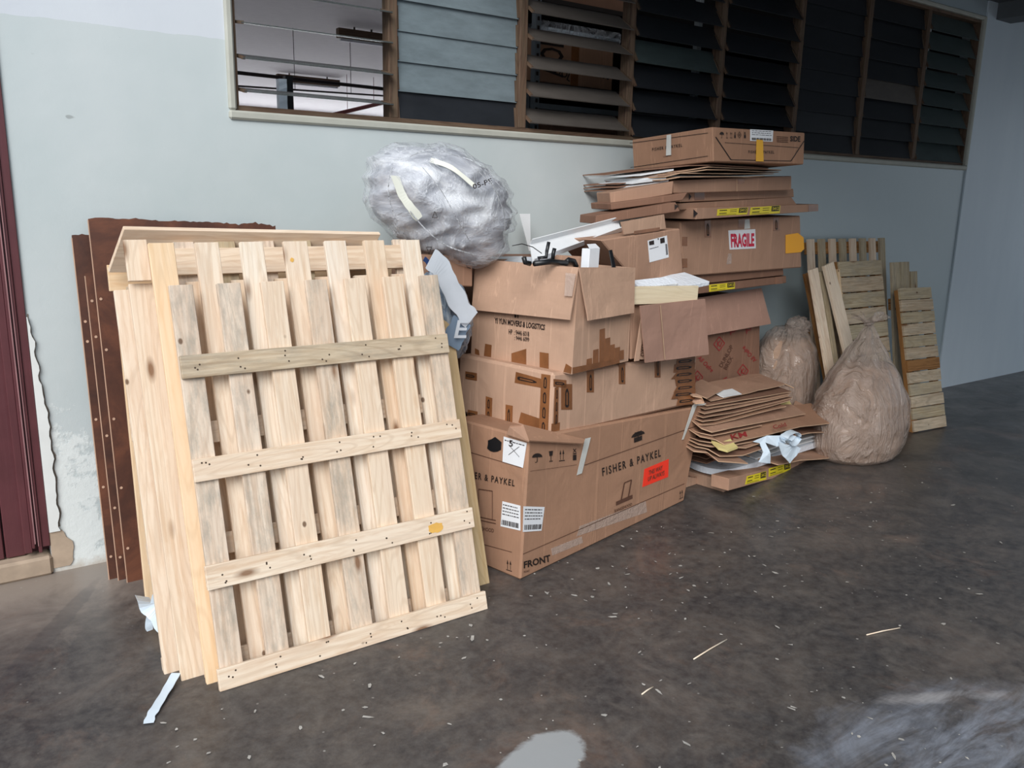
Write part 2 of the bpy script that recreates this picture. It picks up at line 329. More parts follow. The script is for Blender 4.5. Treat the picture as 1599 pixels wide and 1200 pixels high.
# --- flat print and paper on a face: Q = four world corners bl, br, tr, tl
def qmap(Q, u, v): return (Q[0]*(1-u)+Q[1]*u)*(1-v)+(Q[3]*(1-u)+Q[2]*u)*v
def decal(name, Q, n, mat, parent, off=.0015, thick=.0008):
    Q = [q+n*(off) for q in Q]; return mesh_obj(name, hexa(Q, -n*thick), HEXF, mat, parent)
def polys(name, Q, n, plist, mat, parent, off=.003):
    vs, fs = [], []
    for pg in plist:
        k = len(vs); vs += [qmap(Q, u, v)+n*off for u, v in pg]; fs.append(tuple(range(k, k+len(pg))))
    return mesh_obj(name, vs, fs, mat, parent)
_TXT = {}
def text(name, txt, Q, n, mat, parent, off=.0032, bold=.012, space=1.0, keep=False):
    key = (txt, bold, space)
    if key not in _TXT:
        cu = bpy.data.curves.new('t', 'FONT'); cu.body = txt; cu.offset = bold; cu.resolution_u = 2; cu.space_character = space; cu.space_line = .95
        ob = bpy.data.objects.new('t', cu); COL.objects.link(ob); bpy.context.view_layer.update()
        me = bpy.data.meshes.new_from_object(ob.evaluated_get(bpy.context.evaluated_depsgraph_get()))
        _TXT[key] = ([v.co.copy() for v in me.vertices], [tuple(p.vertices) for p in me.polygons])
        bpy.data.objects.remove(ob); bpy.data.curves.remove(cu); bpy.data.meshes.remove(me)
    vs, fs = _TXT[key]; x0 = min(v.x for v in vs); x1 = max(v.x for v in vs); y0 = min(v.y for v in vs); y1 = max(v.y for v in vs)
    return mesh_obj(name, [qmap(Q, (v.x-x0)/(x1-x0), (v.y-y0)/(y1-y0))+n*off for v in vs], fs, mat, parent)
def line(a, b, w):   # thin polygon in uv space
    dx, dy = b[0]-a[0], b[1]-a[1]; L = math.hypot(dx, dy); nx, ny = -dy/L*w/2, dx/L*w/2
    return [(a[0]-nx, a[1]-ny), (b[0]-nx, b[1]-ny), (b[0]+nx, b[1]+ny), (a[0]+nx, a[1]+ny)]
ARROWS = [line((.25, .12), (.25, .7), .07), [(.1, .62), (.4, .62), (.25, 1)], line((.75, .12), (.75, .7), .07), [(.6, .62), (.9, .62), (.75, 1)], line((0, .03), (1, .03), .07)]
UMB = [[(0, .55)]+[(.5-.5*math.cos(math.pi*k/8), .55+.42*math.sin(math.pi*k/8)) for k in range(1, 8)]+[(1, .55)], line((.5, .1), (.5, .6), .07), line((.5, .08), (.3, .02), .07)]
GLASSI = [[(.15, 1), (.85, 1), (.75, .55), (.25, .55)], line((.5, .1), (.5, .6), .1), line((.2, .04), (.8, .04), .08)]
BINI = [[(.2, .0), (.8, .0), (.8, .45), (.2, .45)], line((.2, .55), (.8, .55), .08), line((.25, .65), (.75, .95), .08), line((.75, .65), (.25, .95), .08)]
MARKU = [line((.3, 0), (.3, .8), .16), line((.7, 0), (.7, .8), .16), line((.3, .8), (.5, 1), .16), line((.5, 1), (.7, .8), .16), line((.3, 0), (.7, 0), .14)]
def barcode(n=16):
    out = []; x = 0
    while x < 1:
        w = random.choice((.015, .03, .05)); out.append([(x, 0), (min(1, x+w), 0), (min(1, x+w), 1), (x, 1)]); x += w+random.choice((.015, .03))
    return out
def sub(Q, u0, v0, u1, v1): return [qmap(Q, u0, v0), qmap(Q, u1, v0), qmap(Q, u1, v1), qmap(Q, u0, v1)]

class Carton:
    """a box whose front face lies in a vertical (or tilted) plane through p0, seen corners bl, br, tr, tl; D is the depth"""
    def __init__(s, label, p0, rot, px, depth, mat='cardboard', cat='box', group=None, name='cardboard_box', tilt=0.0, dz=0.0, body='body', bevel=.004, open_top=False, zb=None):
        a = math.radians(rot); s.n = Vector((math.sin(a)*math.cos(tilt), -math.cos(a)*math.cos(tilt), math.sin(tilt))); p0 = Vector((p0[0], p0[1], p0[2] if len(p0) > 2 else 0.5))
        s.F = [pl(q, p0, s.n) for q in px]
        if zb is not None:
            for i in (0, 1): s.F[i].z = zb
        h = Vector((-math.sin(a), math.cos(a), 0)); s.D = h*depth+Vector((0, 0, dz)); s.p0 = p0
        b = (s.F[0]+s.F[1])/2+s.D/2; b.z = min(s.F[0].z, s.F[1].z)
        s.root = thing(name, label, cat, b, group)
        vs = hexa(s.F, s.D)
        if not open_top: mesh_obj(body, vs, HEXF, mat, s.root, bevel=bevel)
        else:
            t = .005; ins = []
            c = sum(vs, Vector())/8
            ctr = [s.F[0], s.F[1], s.F[1]+s.D, s.F[0]+s.D]
            u = (s.F[1]-s.F[0]).normalized(); dn = s.D.normalized(); top = [s.F[3], s.F[2], s.F[2]+s.D, s.F[3]+s.D]
            offs = [u*t+dn*t, -u*t+dn*t, -u*t-dn*t, u*t-dn*t]
            inner_t = [top[i]+offs[i] for i in range(4)]; inner_b = [ctr[i]+offs[i]+Vector((0, 0, t)) for i in range(4)]
            V8 = ctr+top+inner_t+inner_b
            fs = [(3, 2, 1, 0)]+[(i, (i+1) % 4, 4+(i+1) % 4, 4+i) for i in range(4)]+[(4+i, 4+(i+1) % 4, 8+(i+1) % 4, 8+i) for i in range(4)]+[(8+i, 8+(i+1) % 4, 12+(i+1) % 4, 12+i) for i in range(4)]+[(12, 13, 14, 15)]
            mesh_obj(body, V8, fs, mat, s.root)
        s.Ln = -((s.F[1]-s.F[0]).normalized()); dd = s.D.normalized(); up = (s.F[3]-s.F[0]).normalized(); s.Ln = dd.cross(up).normalized()
        if s.Ln.dot(s.F[1]-s.F[0]) > 0: s.Ln = -s.Ln
        s.Fn = (s.F[1]-s.F[0]).cross(s.F[3]-s.F[0]).normalized()
    def f(s, *px): return [pl(q, s.F[0], s.Fn) for q in px]
    def l(s, *px): return [pl(q, s.F[0], s.Ln) for q in px]
    def fd(s, name, px, mat, **k): return decal(name, s.f(*px), s.Fn, mat, s.root, **k)
    def ld(s, name, px, mat, **k): return decal(name, s.l(*px), s.Ln, mat, s.root, **k)
    def ft(s, txt, px, mat='ink', **k): return text('printing', txt, s.f(*px), s.Fn, mat, s.root, **k)
    def lt(s, txt, px, mat='ink', **k): return text('printing', txt, s.l(*px), s.Ln, mat, s.root, **k)
    def fp(s, pg, px, mat='ink', **k): return polys('printing', s.f(*px), s.Fn, pg, mat, s.root, **k)
    def lp(s, pg, px, mat='ink', **k): return polys('printing', s.l(*px), s.Ln, pg, mat, s.root, **k)
def tape(c, face, px, mat='tape_brown', marks=0, off=.0018):
    Q = (c.f if face == 'F' else c.l)(*px); n = c.Fn if face == 'F' else c.Ln
    t = decal('tape', Q, n, mat, c.root, off=off)
    if marks:
        pg = []
        tall = (Q[3]-Q[0]).length > (Q[1]-Q[0]).length
        for k in range(marks):
            a, b = k/marks+.14/marks, (k+1)/marks-.2/marks
            pg += [[(.2+.6*u, a+(b-a)*v) if tall else (a+(b-a)*v, .2+.6*u) for u, v in p] for p in MARKU]
        polys('printing', Q, n, pg, 'ink', t, off=off+.0016)
    return t
def rect(x0, y0, x1, y1): return [(x0, y1), (x1, y1), (x1, y0), (x0, y0)]
def slab(name, pts, n, t, mat, parent=None, origin=None, bevel=0.0):
    """thin panel, pts counter-clockwise seen from n"""
    k = len(pts); vs = [Vector(p) for p in pts]+[Vector(p)-Vector(n)*t for p in pts]
    fs = [tuple(range(k)), tuple(range(2*k-1, k-1, -1))]+[((i+1) % k, i, k+i, k+(i+1) % k) for i in range(k)]
    return mesh_obj(name, vs, fs, mat, parent, origin=origin, bevel=bevel)

# ------------------------------------------------------------------ the setting
X0, PIT = 1.105, 0.7185            # window left edge, bay pitch
XE = X0+8*PIT; ZB, ZT = 1.825, 2.905
def grid_wall(name, x0, x1, z0, z1, hole, mat, y0=0.0, y1=.15):
    xs = sorted({x0, x1}|({hole[0], hole[1]} if hole else set())); zs = sorted({z0, z1}|({hole[2], hole[3]} if hole else set()))
    bm = bmesh.new()
    for i in range(len(xs)-1):
        for k in range(len(zs)-1):
            if hole and xs[i] >= hole[0]-1e-6 and xs[i+1] <= hole[1]+1e-6 and zs[k] >= hole[2]-1e-6 and zs[k+1] <= hole[3]+1e-6: continue
            vs = [bm.verts.new(p) for p in [(xs[i], y0, zs[k]), (xs[i+1], y0, zs[k]), (xs[i+1], y0, zs[k+1]), (xs[i], y0, zs[k+1]), (xs[i], y1, zs[k]), (xs[i+1], y1, zs[k]), (xs[i+1], y1, zs[k+1]), (xs[i], y1, zs[k+1])]]
            for f in HEXF: bm.faces.new([vs[q] for q in f])
    bmesh.ops.remove_doubles(bm, verts=bm.verts, dist=1e-5)
    me = bpy.data.meshes.new(name); bm.to_mesh(me); bm.free(); me.materials.append(M(mat)); o = bpy.data.objects.new(name, me); COL.objects.link(o); return struct(o)
struct(box('floor', -9, 13, -14, .15, -.12, 0, 'concrete'))
grid_wall('wall_back', .285, 6.885, 0, 3.05, (X0-.005, XE+.005, ZB-.005, ZT+.005), 'wall_paint')
grid_wall('wall_left', -9, -.9, 0, 3.05, None, 'wall_paint')
grid_wall('wall_above_door', -.9, .285, 2.45, 3.05, None, 'wall_paint')
grid_wall('wall_right', 6.885, 13, 0, 3.05, None, 'wall_smooth', y0=-.012)
struct(box('ceiling', 1.9, 9.8, -6.6, .15, 3.05, 3.2, 'ceiling_paint'))
struct(box('wall_front_blocker', 2.6, 6.0, -6.75, -6.6, 0, 3.05, 'ceiling_paint'))  # unseen wall added to cut the daylight from the front
struct(box('ceiling_beam', 6.0, 9.8, -6.75, -6.6, 2.45, 3.05, 'ceiling_paint'))  # unseen beam added so light from the front right comes in low
struct(box('ceiling_beam', 9.6, 9.8, -6.6, 0, 2.6, 3.05, 'ceiling_paint'))  # unseen beam added to keep light from the right end low
struct(box('ceiling_beam', 7.02, 7.25, -7.0, -.012, 2.93, 3.05, 'ceiling_paint'))
# cream rounded trim around the window opening, proud of the plaster
def trim(name, x0, x1, z0, z1): 
    o = box(name, x0, x1, -.016, .04, z0, z1, 'reveal_paint', bevel=.008, origin=((x0+x1)/2, 0, (z0+z1)/2)); return struct(o)
trim('trim_1', X0-.032, XE+.035, ZB-.036, ZB); trim('trim_2', X0-.032, X0, ZB, ZT+.03); trim('trim_3', XE, XE+.035, ZB, ZT+.03); trim('trim_4', X0, XE, ZT, ZT+.03)
# the louvre window: eight bays of eight blades
win = bpy.data.objects.new('window_1', None); COL.objects.link(win); win.location = (X0, .05, ZB); struct(win)
Xv, Zv = Vector((1, 0, 0)), Vector((0, 0, 1)); Yn = Vector((0, -1, 0))
def tim(name, x0, x1, z0, z1, y0=.01, y1=.075): plank(name, Vector((0, 0, 0)), Xv, Zv, Yn, x0, x1, z0, z1, -y1, -y0, 'frame_timber', win, bevel=.002)
tim('frame_rail', X0, XE, ZB, ZB+.022); tim('frame_rail', X0, XE, ZT-.02, ZT)
for k in range(9):
    x = X0+k*PIT; w = .022 if k not in (0, 8) else .016
    tim('mullion', max(X0, x-w) if k else X0, min(XE, x+w) if k < 8 else XE, ZB+.022, ZT-.02)
BAY = [(12, 'glass_open'), (84, 'glass_frosted'), (33, 'glass_dusty'), (58, 'glass_dark'), (56, 'glass_dark'), (80, 'glass_dark'), (76, 'glass_dark'), (62, 'glass_green')]
clipme = None
for k, (ang, gm) in enumerate(BAY):
    for j in range(8):
        th = math.radians(ang+random.uniform(-2.5, 2.5)); zc = ZB+.022+(ZT-ZB-.042)*(j+.5)/8
        V = Vector((0, math.cos(th), math.sin(th))); c = Vector((X0+(k+.5)*PIT, .035, zc))
        g = gm
        if k == 1 and j < 1: g = 'glass_dark'
        if k == 3 and j == 3: g = 'glass_green'
        if k == 6 and j == 3: g = 'glass_dusty'
        if k == 0 and j > 5: g = 'glass_dark'
        Nn = Xv.cross(V)
        plank('louvre_blade', c, Xv, V, Nn, -PIT/2+.026, PIT/2-.026, -.076, .076, -.0025, .0025, g, win, bevel=0)
        for sx in (-1, 1):
            o = plank('blade_clip', c, Xv, V, Nn, *(sorted((sx*(PIT/2-.036), sx*(PIT/2-.0235)))), -.07, .03, -.006, .006, 'frame_timber', win, bevel=0)
# door at the far left
door = bpy.data.objects.new('door_1', None); COL.objects.link(door); door.location = (-.3, .05, .08); struct(door)
for x0, x1 in ((-.82, -.58), (-.575, -.34), (-.335, -.10), (-.095, .128), (.134, .2)):
    box('door_board', x0, x1, .03, .065, .085, 2.42, 'door_maroon', door, bevel=.003)
fr = [(.196, .222, .0, .06), (.222, .232, -.012, .06), (.232, .243, -.004, .06), (.243, .255, -.016, .06), (.255, .284, -.010, .06)]
for i, (x0, x1, y0, y1) in enumerate(fr):
    box('door_frame_moulding', x0, x1, y0, y1, .10+.02*(i % 3), 2.44, 'door_maroon' if i != 2 else 'door_maroon', door, bevel=.002)
box('door_frame_moulding', .2305, .2345, -.0165, -.010, .14, 2.44, 'bead_highlight', door); box('door_frame_moulding', .2415, .2445, -.0200, -.012, .13, 2.44, 'bead_highlight', door)  # paler strips imitate the highlights along the moulding edges
box('door_frame_head', -.84, .284, -.01, .06, 2.425, 2.45, 'door_maroon', door)
struct(box('trim_5', -.9, .285, -.02, .15, .0, .08, 'plaster_core', bevel=.01, origin=(-.3, 0, 0)))
struct(box('trim_6', -.9, -.83, .0, .15, .08, 2.45, 'wall_paint', origin=(-.86, 0, 1)))
struct(box('wall_behind_door', -.9, .285, .066, .15, .08, 2.45, 'door_maroon'))
# broken edge of plaster beside the door frame, loosened from the wall by a crack
def jag_strip(name, xa, fb, z0, z1, y, t, mat, n=46, amp=.006):
    L = []; R = []; fa = xa if callable(xa) else (lambda z: xa); nz = lambda z: amp*noise.noise(Vector((z*22, 3, 1)))*2+.4*amp*noise.noise(Vector((z*90, 3, 1)))
    for i in range(n+1):
        z = z0+(z1-z0)*i/n; L.append((fa(z)+(nz(z) if callable(xa) else 0), z)); R.append((fb(z)+nz(z), z))
    vs = [(x, y, z) for x, z in L]+[(x, y-0.0, z) for x, z in R]+[(x, y+t, z) for x, z in L]+[(x, y+t, z) for x, z in R]; m = n+1; fs = []
    for i in range(n): fs += [(i, m+i, m+i+1, i+1), (m+i, 3*m+i, 3*m+i+1, m+i+1), (i, i+1, 2*m+i+1, 2*m+i)]
    fs += [(0, 2*m, 3*m, m), (n, m+n, 3*m+n, 2*m+n)]
    return mesh_obj(name, vs, fs, mat, origin=(fa(z0), 0, z0))
struct(jag_strip('trim_7', .285, lambda z: .290+.032*min(1, max(0, (1.05-z)/.45)), .175, 1.03, -.014, .0139, 'plaster_white'))
struct(jag_strip('trim_8', lambda z: .289+.032*min(1, max(0, (1.05-z)/.45)), lambda z: .293+.036*min(1, max(0, (1.05-z)/.45)), .19, 1.04, -.003, .0029, 'crack_grey'))
struct(jag_strip('trim_9', .285, lambda z: .335+.03*math.sin(z*20), .02, .175, -.006, .0059, 'plaster_core', n=14, amp=.01))
# the room behind the louvres
struct(box('wall_room_back', -2, 14, 15, 15.1, 0, 3.4, 'room_wall')); struct(box('wall_room_left', -2.1, -2, .15, 15, 0, 3.4, 'room_wall')); struct(box('wall_room_right', 14, 14.1, .15, 15, 0, 3.4, 'room_wall'))
struct(box('ceiling_room', -2, 14, .15, 15.1, 3.3, 3.4, 'room_wall')); struct(box('floor_room', -2, 14, .15, 15.1, -.12, 0, 'room_wall'))
w2 = bpy.data.objects.new('window_2', None); COL.objects.link(w2); w2.location = (3, 14.9, 1.2); struct(w2)
for i in range(6): box('pane', -1+i*2.3, 1.15+i*2.3, 14.93, 14.97, .9, 2.35, 'lit_window', w2)
# ceiling gear seen through the open bay
for i, (pa, pb, y) in enumerate((((433, 146), (530, 152), 9.5), ((528, 101), (606, 113), 5.5))):
    a, b = at(pa, y), at(pb, y); a.z = b.z = 3.22
    r = thing('ceiling_light', ('farther' if i == 0 else 'nearer')+' unlit batten light on the room ceiling seen through the open louvres', 'light', (a+b)/2)
    box('batten', a.x, b.x, y-.04, y+.04, 3.17, 3.27, 'frame_timber', r, bevel=.005); box('tube_lamp', a.x+.03, b.x-.03, y-.015, y+.015, 3.14, 3.165, 'white_paper', r)
    for xx in (a.x+.2, b.x-.2): box('hanger', xx-.008, xx+.008, y-.008, y+.008, 3.27, 3.3, 'conduit', r)
pts = [at((366, 99+11), 4.2), at((612, 137), 4.2)]
for (pa, pb, y, rr, m, lb) in (((366, 113), (618, 141), 4.0, .016, 'conduit', 'black conduit under the room ceiling seen through the open louvres, the highest one'), ((366, 134), (618, 151), 6.0, .010, 'conduit', 'thin black conduit crossing low behind the open louvres'), ((500, 184), (618, 156), 9.0, .03, 'pipe_red', 'dull red pipe slanting behind the lower right of the open louvres')):
    a, b = at(pa, y), at(pb, y); c = (a+b)/2
    r = thing('ceiling_conduit' if m == 'conduit' else 'ceiling_pipe', lb, 'pipe', c); tube('pipe_run', [a, b], rr, m, r)
    for t in (() if rr > .012 and m == 'conduit' else (.35, .7)): p = a.lerp(b, t); tube('hanger_rod', [p, Vector((p.x, p.y, 3.3))], .004, m, r, seg=5)
a = at((447, 118), .9); 
r = thing('wrapped_post', 'black post with shiny plastic wrapped on its left side, inside the open louvre bay', 'post', (a.x, .9, 0))
box('post', a.x-.005, a.x+.035, .9, .94, 0, at((447, 118), .9).z, 'black_plastic', r)
n_ = 24; vs = []; fs = []
for i in range(n_+1):
    z = 1.6+(a.z-1.62)*i/n_; q = .012*noise.noise(Vector((0, z*30, 2)))
    vs += [(a.x-.045+q, .89+q, z), (a.x-.006, .88-q, z), (a.x-.006, .93, z), (a.x-.045, .93, z)]
for i in range(n_):
    for k in range(4): fs.append((i*4+k, i*4+(k+1) % 4, i*4+4+(k+1) % 4, i*4+4+k))
mesh_obj('plastic_wrap', vs, fs, 'plastic_blue_white', r)
# shelving close behind the darker bays
def pbox(name, pa, pb, y, d, mat, parent, bevel=.003):
    a, b = at(pa, y), at(pb, y); return box(name, min(a.x, b.x), max(a.x, b.x), y, y+d, min(a.z, b.z), max(a.z, b.z), mat, parent, bevel=bevel)
r = thing('storage_shelf', 'grey slotted steel rack with dark shelves close behind the louvres', 'shelf', (5.2, .9, 0))
box('dark_backing', 2.75, 8.6, 1.45, 1.48, .2, 3.28, 'shelf_dark', r); box('end_panel', 2.72, 2.75, .95, 1.48, .2, 3.2, 'shelf_dark', r); box('end_panel', 8.57, 8.6, .3, 1.48, .2, 3.28, 'shelf_dark', r)  # large rear panel put in to keep the right hand bays dark
for z in (1.72, 2.15, 2.62): box('shelf_board', 2.75, 8.57, .62, 1.44, z, z+.025, 'steel_grey' if z < 2 else 'shelf_dark', r)
for x in (3.02, 4.35, 5.7, 7.1): box('rack_upright', x, x+.04, .57, .61, 0, 3.25, 'steel_grey', r, bevel=.002)
for x in (3.02,):
    for z in [1.7+.05*i for i in range(22)]: box('slot', x+.012, x+.028, .5685, .5695, z, z+.022, 'ink', r)
box('diagonal_brace', 3.05, 4.35, .58, .60, 2.02, 2.05, 'steel_grey', r)
box('end_plate', 2.78, 3.01, .60, .63, 1.75, 2.1, 'steel_grey', r)
b1 = thing('cardboard_box', 'brown carton with black marker letters on a shelf behind the third louvre bay', 'box', (3.5, .75, 2.175))
pa, pb = at((848, 118), .66), at((972, 70), .66)
box('body', 3.08, 3.70, .66, 1.1, 2.18, 2.46, 'cardboard_print', b1, bevel=.004)
Q = [Vector((3.12, .66, 2.22)), Vector((3.30, .66, 2.22)), Vector((3.30, .66, 2.44)), Vector((3.12, .66, 2.44))]
text('printing', 'AOL', [Q[1], Q[2], Q[3], Q[0]], Yn, 'ink', b1); decal('tape', [Vector((3.36, .66, 2.18)), Vector((3.42, .66, 2.18)), Vector((3.42, .66, 2.46)), Vector((3.36, .66, 2.46))], Yn, 'tape_brown', b1)
text('printing', 'HOL', [Vector((3.24, .66, 2.25)), Vector((3.35, .66, 2.20)), Vector((3.37, .66, 2.24)), Vector((3.26, .66, 2.30))], Yn, 'ink', b1); text('printing', 'XOS', [Vector((3.56, .66, 2.25)), Vector((3.67, .66, 2.24)), Vector((3.67, .66, 2.30)), Vector((3.56, .66, 2.30))], Yn, 'ink', b1)
b2 = thing('cardboard_box', 'dark brown plain carton on the shelf under the upper louvres of the third bay', 'box', (3.4, .8, 2.65)); box('body', 3.05, 3.9, .7, 1.2, 2.646, 3.1, 'cardboard_dark', b2, bevel=.004)
b3 = thing('cardboard_box', 'low brown carton on the lowest shelf behind the third louvre bay', 'box', (3.6, .8, 1.75)); box('body', 3.25, 4.1, .7, 1.2, 1.746, 2.03, 'cardboard_dark', b3, bevel=.004)
tb = thing('tube_bundle', 'bundle of tubes in clear plastic behind the third louvre bay', 'tubes', (3.5, .7, 2.50))
for i in range(4): tube('tube', [(3.14, .68+.05*i, 2.482+.004*i), (3.75, .68+.05*i, 2.482+.004*i)], .018, 'plastic_blue_white', tb)
box('wrap', 3.13, 3.76, .655, .865, 2.462, 2.53, 'film_clear', tb, bevel=.01)
for i, (px, w) in enumerate((((1040, 114), 0), ((1037, 154), 0), ((1034, 194), 0))):
    a = at(px, .56); r2 = thing('paper_tag', ('highest', 'middle', 'lowest')[i]+' white tag with black marks in the gaps of the fourth louvre bay', 'tag', a)
    box('tag', a.x-.028, a.x+.028, .56, .562, a.z-.02, a.z+.012, 'white_paper', r2); text('printing', '84', [Vector((a.x-.022, .56, a.z-.015)), Vector((a.x+.022, .56, a.z-.015)), Vector((a.x+.022, .56, a.z+.008)), Vector((a.x-.022, .56, a.z+.008))], Yn, 'ink', r2, off=.002)

# ------------------------------------------------------------------ pallets on the left
O1 = Vector((.599, -1.19, 0)); V1 = Vector((0, .34, 1.215)).normalized(); N1 = Xv.cross(V1)
TS = .017
def pallet(label, off, slats, cross, mats, cmats, group='pine pallets leaning at the left', nails=True, cfront=True, v0=0.0, O=O1, V=V1, N=N1, U=Xv, name='wooden_pallet'):
    """slats: (u0, u1, vbottom, vtop); cross boards (u0, u1, v0, v1) nailed on the front (outer) face"""
    base = O+N*off+U*.5; base.z = 0
    r = thing(name, label, 'pallet', base, group)
    P = O+N*off
    for i, (a, b, c, d) in enumerate(slats): plank('slat', P, U, V, N, a, b, c, d, -2*TS, -TS, mats[i % len(mats)], r, jit=.001)
    for i, (a, b, c, d) in enumerate(cross): plank('cross_board', P, U, V, N, a, b, c, d, -TS if cfront else -3*TS, 0 if cfront else -2*TS, cmats[i % len(cmats)], r, jit=.0015)
    if nails:
        vs, fs = [], []
        for (a, b, c, d) in cross:
            for (e, f, g, h) in slats:
                for q in range(3):
                    u = random.uniform(e+.015, f-.015); v = random.uniform(c+.012, d-.012); p = P+U*u+V*v+N*(.0006 if cfront else -TS*3); k = len(vs)
                    for t in range(6): vs.append(p+(U*math.cos(t*1.047)+V*math.sin(t*1.047))*.0032)
                    fs.append(tuple(range(k, k+6)))
        tag(mesh_obj('nails', vs, fs, 'nail', r), None, None, kind='stuff')
    return r
p1s = [(.012, .083), (.158, .232), (.300, .376), (.452, .528), (.594, .672), (.742, .822), (.893, .970)]
p1 = pallet('front pine pallet with four cross boards, leaning foremost of the stack', 0.0, [(a, b, .01, 1.265) for a, b in p1s],
       [(.0, .982, .0, .069), (.004, .974, .312, .387), (.008, .971, .648, .718), (.012, .967, .970, 1.042)], ['pine_grey', 'pine_grey', 'pine', 'pine_grey', 'pine', 'pine', 'pine_grey'], ['pine', 'pine', 'pine', 'pine_weathered'])
# amber resin stains
def stain(parent, u0, u1, v0, v1, N=N1, O=O1, off=.0012):
    n = 18; P = O+N*off; cu, cv = (u0+u1)/2, (v0+v1)/2
    pts = [P+Xv*(cu+(u1-u0)/2*math.cos(t*2*math.pi/n)*random.uniform(.8, 1.1))+V1*(cv+(v1-v0)/2*math.sin(t*2*math.pi/n)*random.uniform(.7, 1.1)) for t in range(n)]
    return mesh_obj('resin_stain', pts, [tuple(range(n))], 'resin', parent)
m_plain('resin', srgb(226, 176, 92), .35, .25)
stain(p1, .775, .845, .322, .362)
p2s = [(-.022, .055), (.118, .194), (.262, .340), (.410, .494), (.560, .640), (.710, .790), (.862, .938)]
p2 = pallet('taller pine pallet right behind the front one, its slat tops rising above it', -.045, [(a, b, .0, 1.408) for a, b in p2s],
       [(-.02, .94, .03, .10), (-.02, .94, .40, .47), (-.02, .94, .76, .83)], ['pine_peach', 'pine', 'pine_white', 'pine', 'pine_white', 'pine', 'pine_white'], ['pine'], cfront=False)
stain(p2, .425, .44, 1.335, 1.352, off=-.045-TS+.0012)
p4s = [(-.083, -.010), (.090, .166), (.236, .312), (.384, .460), (.532, .606), (.682, .758), (.832, .906)]
p4 = pallet('pine pallet third from the front, its left slat wide and knotty', -.105, [(a, b, 0.0, 1.292) for a, b in p4s],
       [(-.08, .905, .02, .09), (-.08, .905, .36, .43), (-.08, .905, .70, .77)], ['pine', 'pine', 'pine_white'], ['pine'], cfront=False, nails=False)
plank('end_block', O1+N1*-.105, Xv, V1, N1, -.088, -.020, 1.295, 1.425, .0, .016, 'pine', p4)
p5s = [(-.118, -.050), (.030, .098), (.170, .245), (.320, .395), (.470, .54), (.62, .69), (.77, .845), (.905, .975)]
p5 = pallet('pine pallet fourth from the front, showing only its left edge and lower slats', -.17, [(a, b, .02, 1.285) for a, b in p5s],
       [(-.118, .975, .03, .10), (-.118, .975, .40, .47), (-.118, .975, .80, .87)], ['pine', 'pine', 'pine_white'], ['pine'], cfront=False, nails=False)
# pallet whose top cross board shows between the slat tops
p3s = [(.095, .165), (.235, .305), (.375, .445), (.515, .585), (.655, .725), (.795, .865), (.925, .985)]
p3 = pallet('pallet at mid stack with a wide top cross board and grey slat ends above', -.235, [(a, b, 0.03, 1.452) for a, b in p3s],
       [(.075, .985, 1.335, 1.425), (.075, .985, .60, .68), (.075, .985, .04, .11)], ['pine_grey', 'pine_dull'], ['pine', 'pine', 'pine'], nails=False)
# shorter panels nearer the wall, steeper
O5 = Vector((.545, -.64, 0)); V5 = Vector((-.02, .17, 1.16)).normalized(); N5 = Xv.cross(V5).normalized()
pallet('short steep pallet standing behind the leaning stack by the brown hardboard', 0, [(u, u+.085, 0, 1.19) for u in (.03, .18, .33, .48, .63, .78, .9)], [(.06, .985, .02, .1), (.06, .985, .55, .63), (.06, .985, 1.06, 1.14)], ['pine_weathered', 'pine'], ['pine_dull'], cfront=False, O=O5, V=V5, N=N5, nails=False)
# crate panel with an end board standing out from its top edge
r = thing('crate_panel', 'rearmost pine crate panel with a wide end board jutting out at its top', 'crate', (1.05, -.42, 0), 'pine pallets leaning at the left')
O6 = Vector((.50, -.50, 0)); V6 = Vector((0, .11, 1.26)).normalized(); N6 = Xv.cross(V6)
for i in range(6): plank('slat', O6, Xv, V6, N6, .03+i*.19, .12+i*.19, 0, 1.255, -.018, 0, 'pine_yellow' if i == 0 else 'pine', r)
for v in (.1, .62, 1.16): plank('cross_board', O6, Xv, V6, N6, .01 if v > 1 else .12, 1.09, v, v+.09, .0, .018, 'pine_yellow', r)
A_, B_ = at((168, 421), -.46), at((192, 353), -.56); C_ = at((592, 362), -.56); 
dirA = (B_-A_); nb = (C_-B_).cross(dirA).normalized()
vs = hexa([A_, A_+(C_-B_), C_, B_], nb*.018); mesh_obj('end_board', vs, HEXF, 'pine', r, bevel=.0015)
if nb.dot(CP-B_) < 0: nb = -nb
Qi = sub([A_, A_+(C_-B_), C_, B_], .27, .28, .985, .80); mesh_obj('end_board_shade', hexa([q+nb*.010 for q in Qi], nb*-.009), HEXF, 'shade_brown', r)  # dark strip laid on the end board for the shade across its middle
for px in (245, 520):
    p = at((px, 372), -.50); vs = [p, p+Vector((.16, 0, 0)), p+Vector((.16, .0, -.10)), p+Vector((0, 0, -.10)), p+Vector((0, .07, 0)), p+Vector((.16, .07, 0)), p+Vector((.16, .07, -.10)), p+Vector((0, .07, -.10))]
    mesh_obj('corner_block', vs, HEXF, 'pine', r, bevel=.002)
# wide flat board at the right edge of the stack
Pb = fl((765, 911)); tb_ = PL_ = at((684, 456), -.68); 
V7 = Vector((0, .335, 1.125)).normalized(); N7 = Xv.cross(V7)
r = thing('wooden_board', 'long flat beige board standing at the right edge of the pallet stack', 'board', (Pb.x-.05, Pb.y, 0)); 
plank('board', Vector((Pb.x, Pb.y, 0)), Xv, V7, N7, -.11, 0, 0, 1.175, -.018, 0, 'plywood', r)
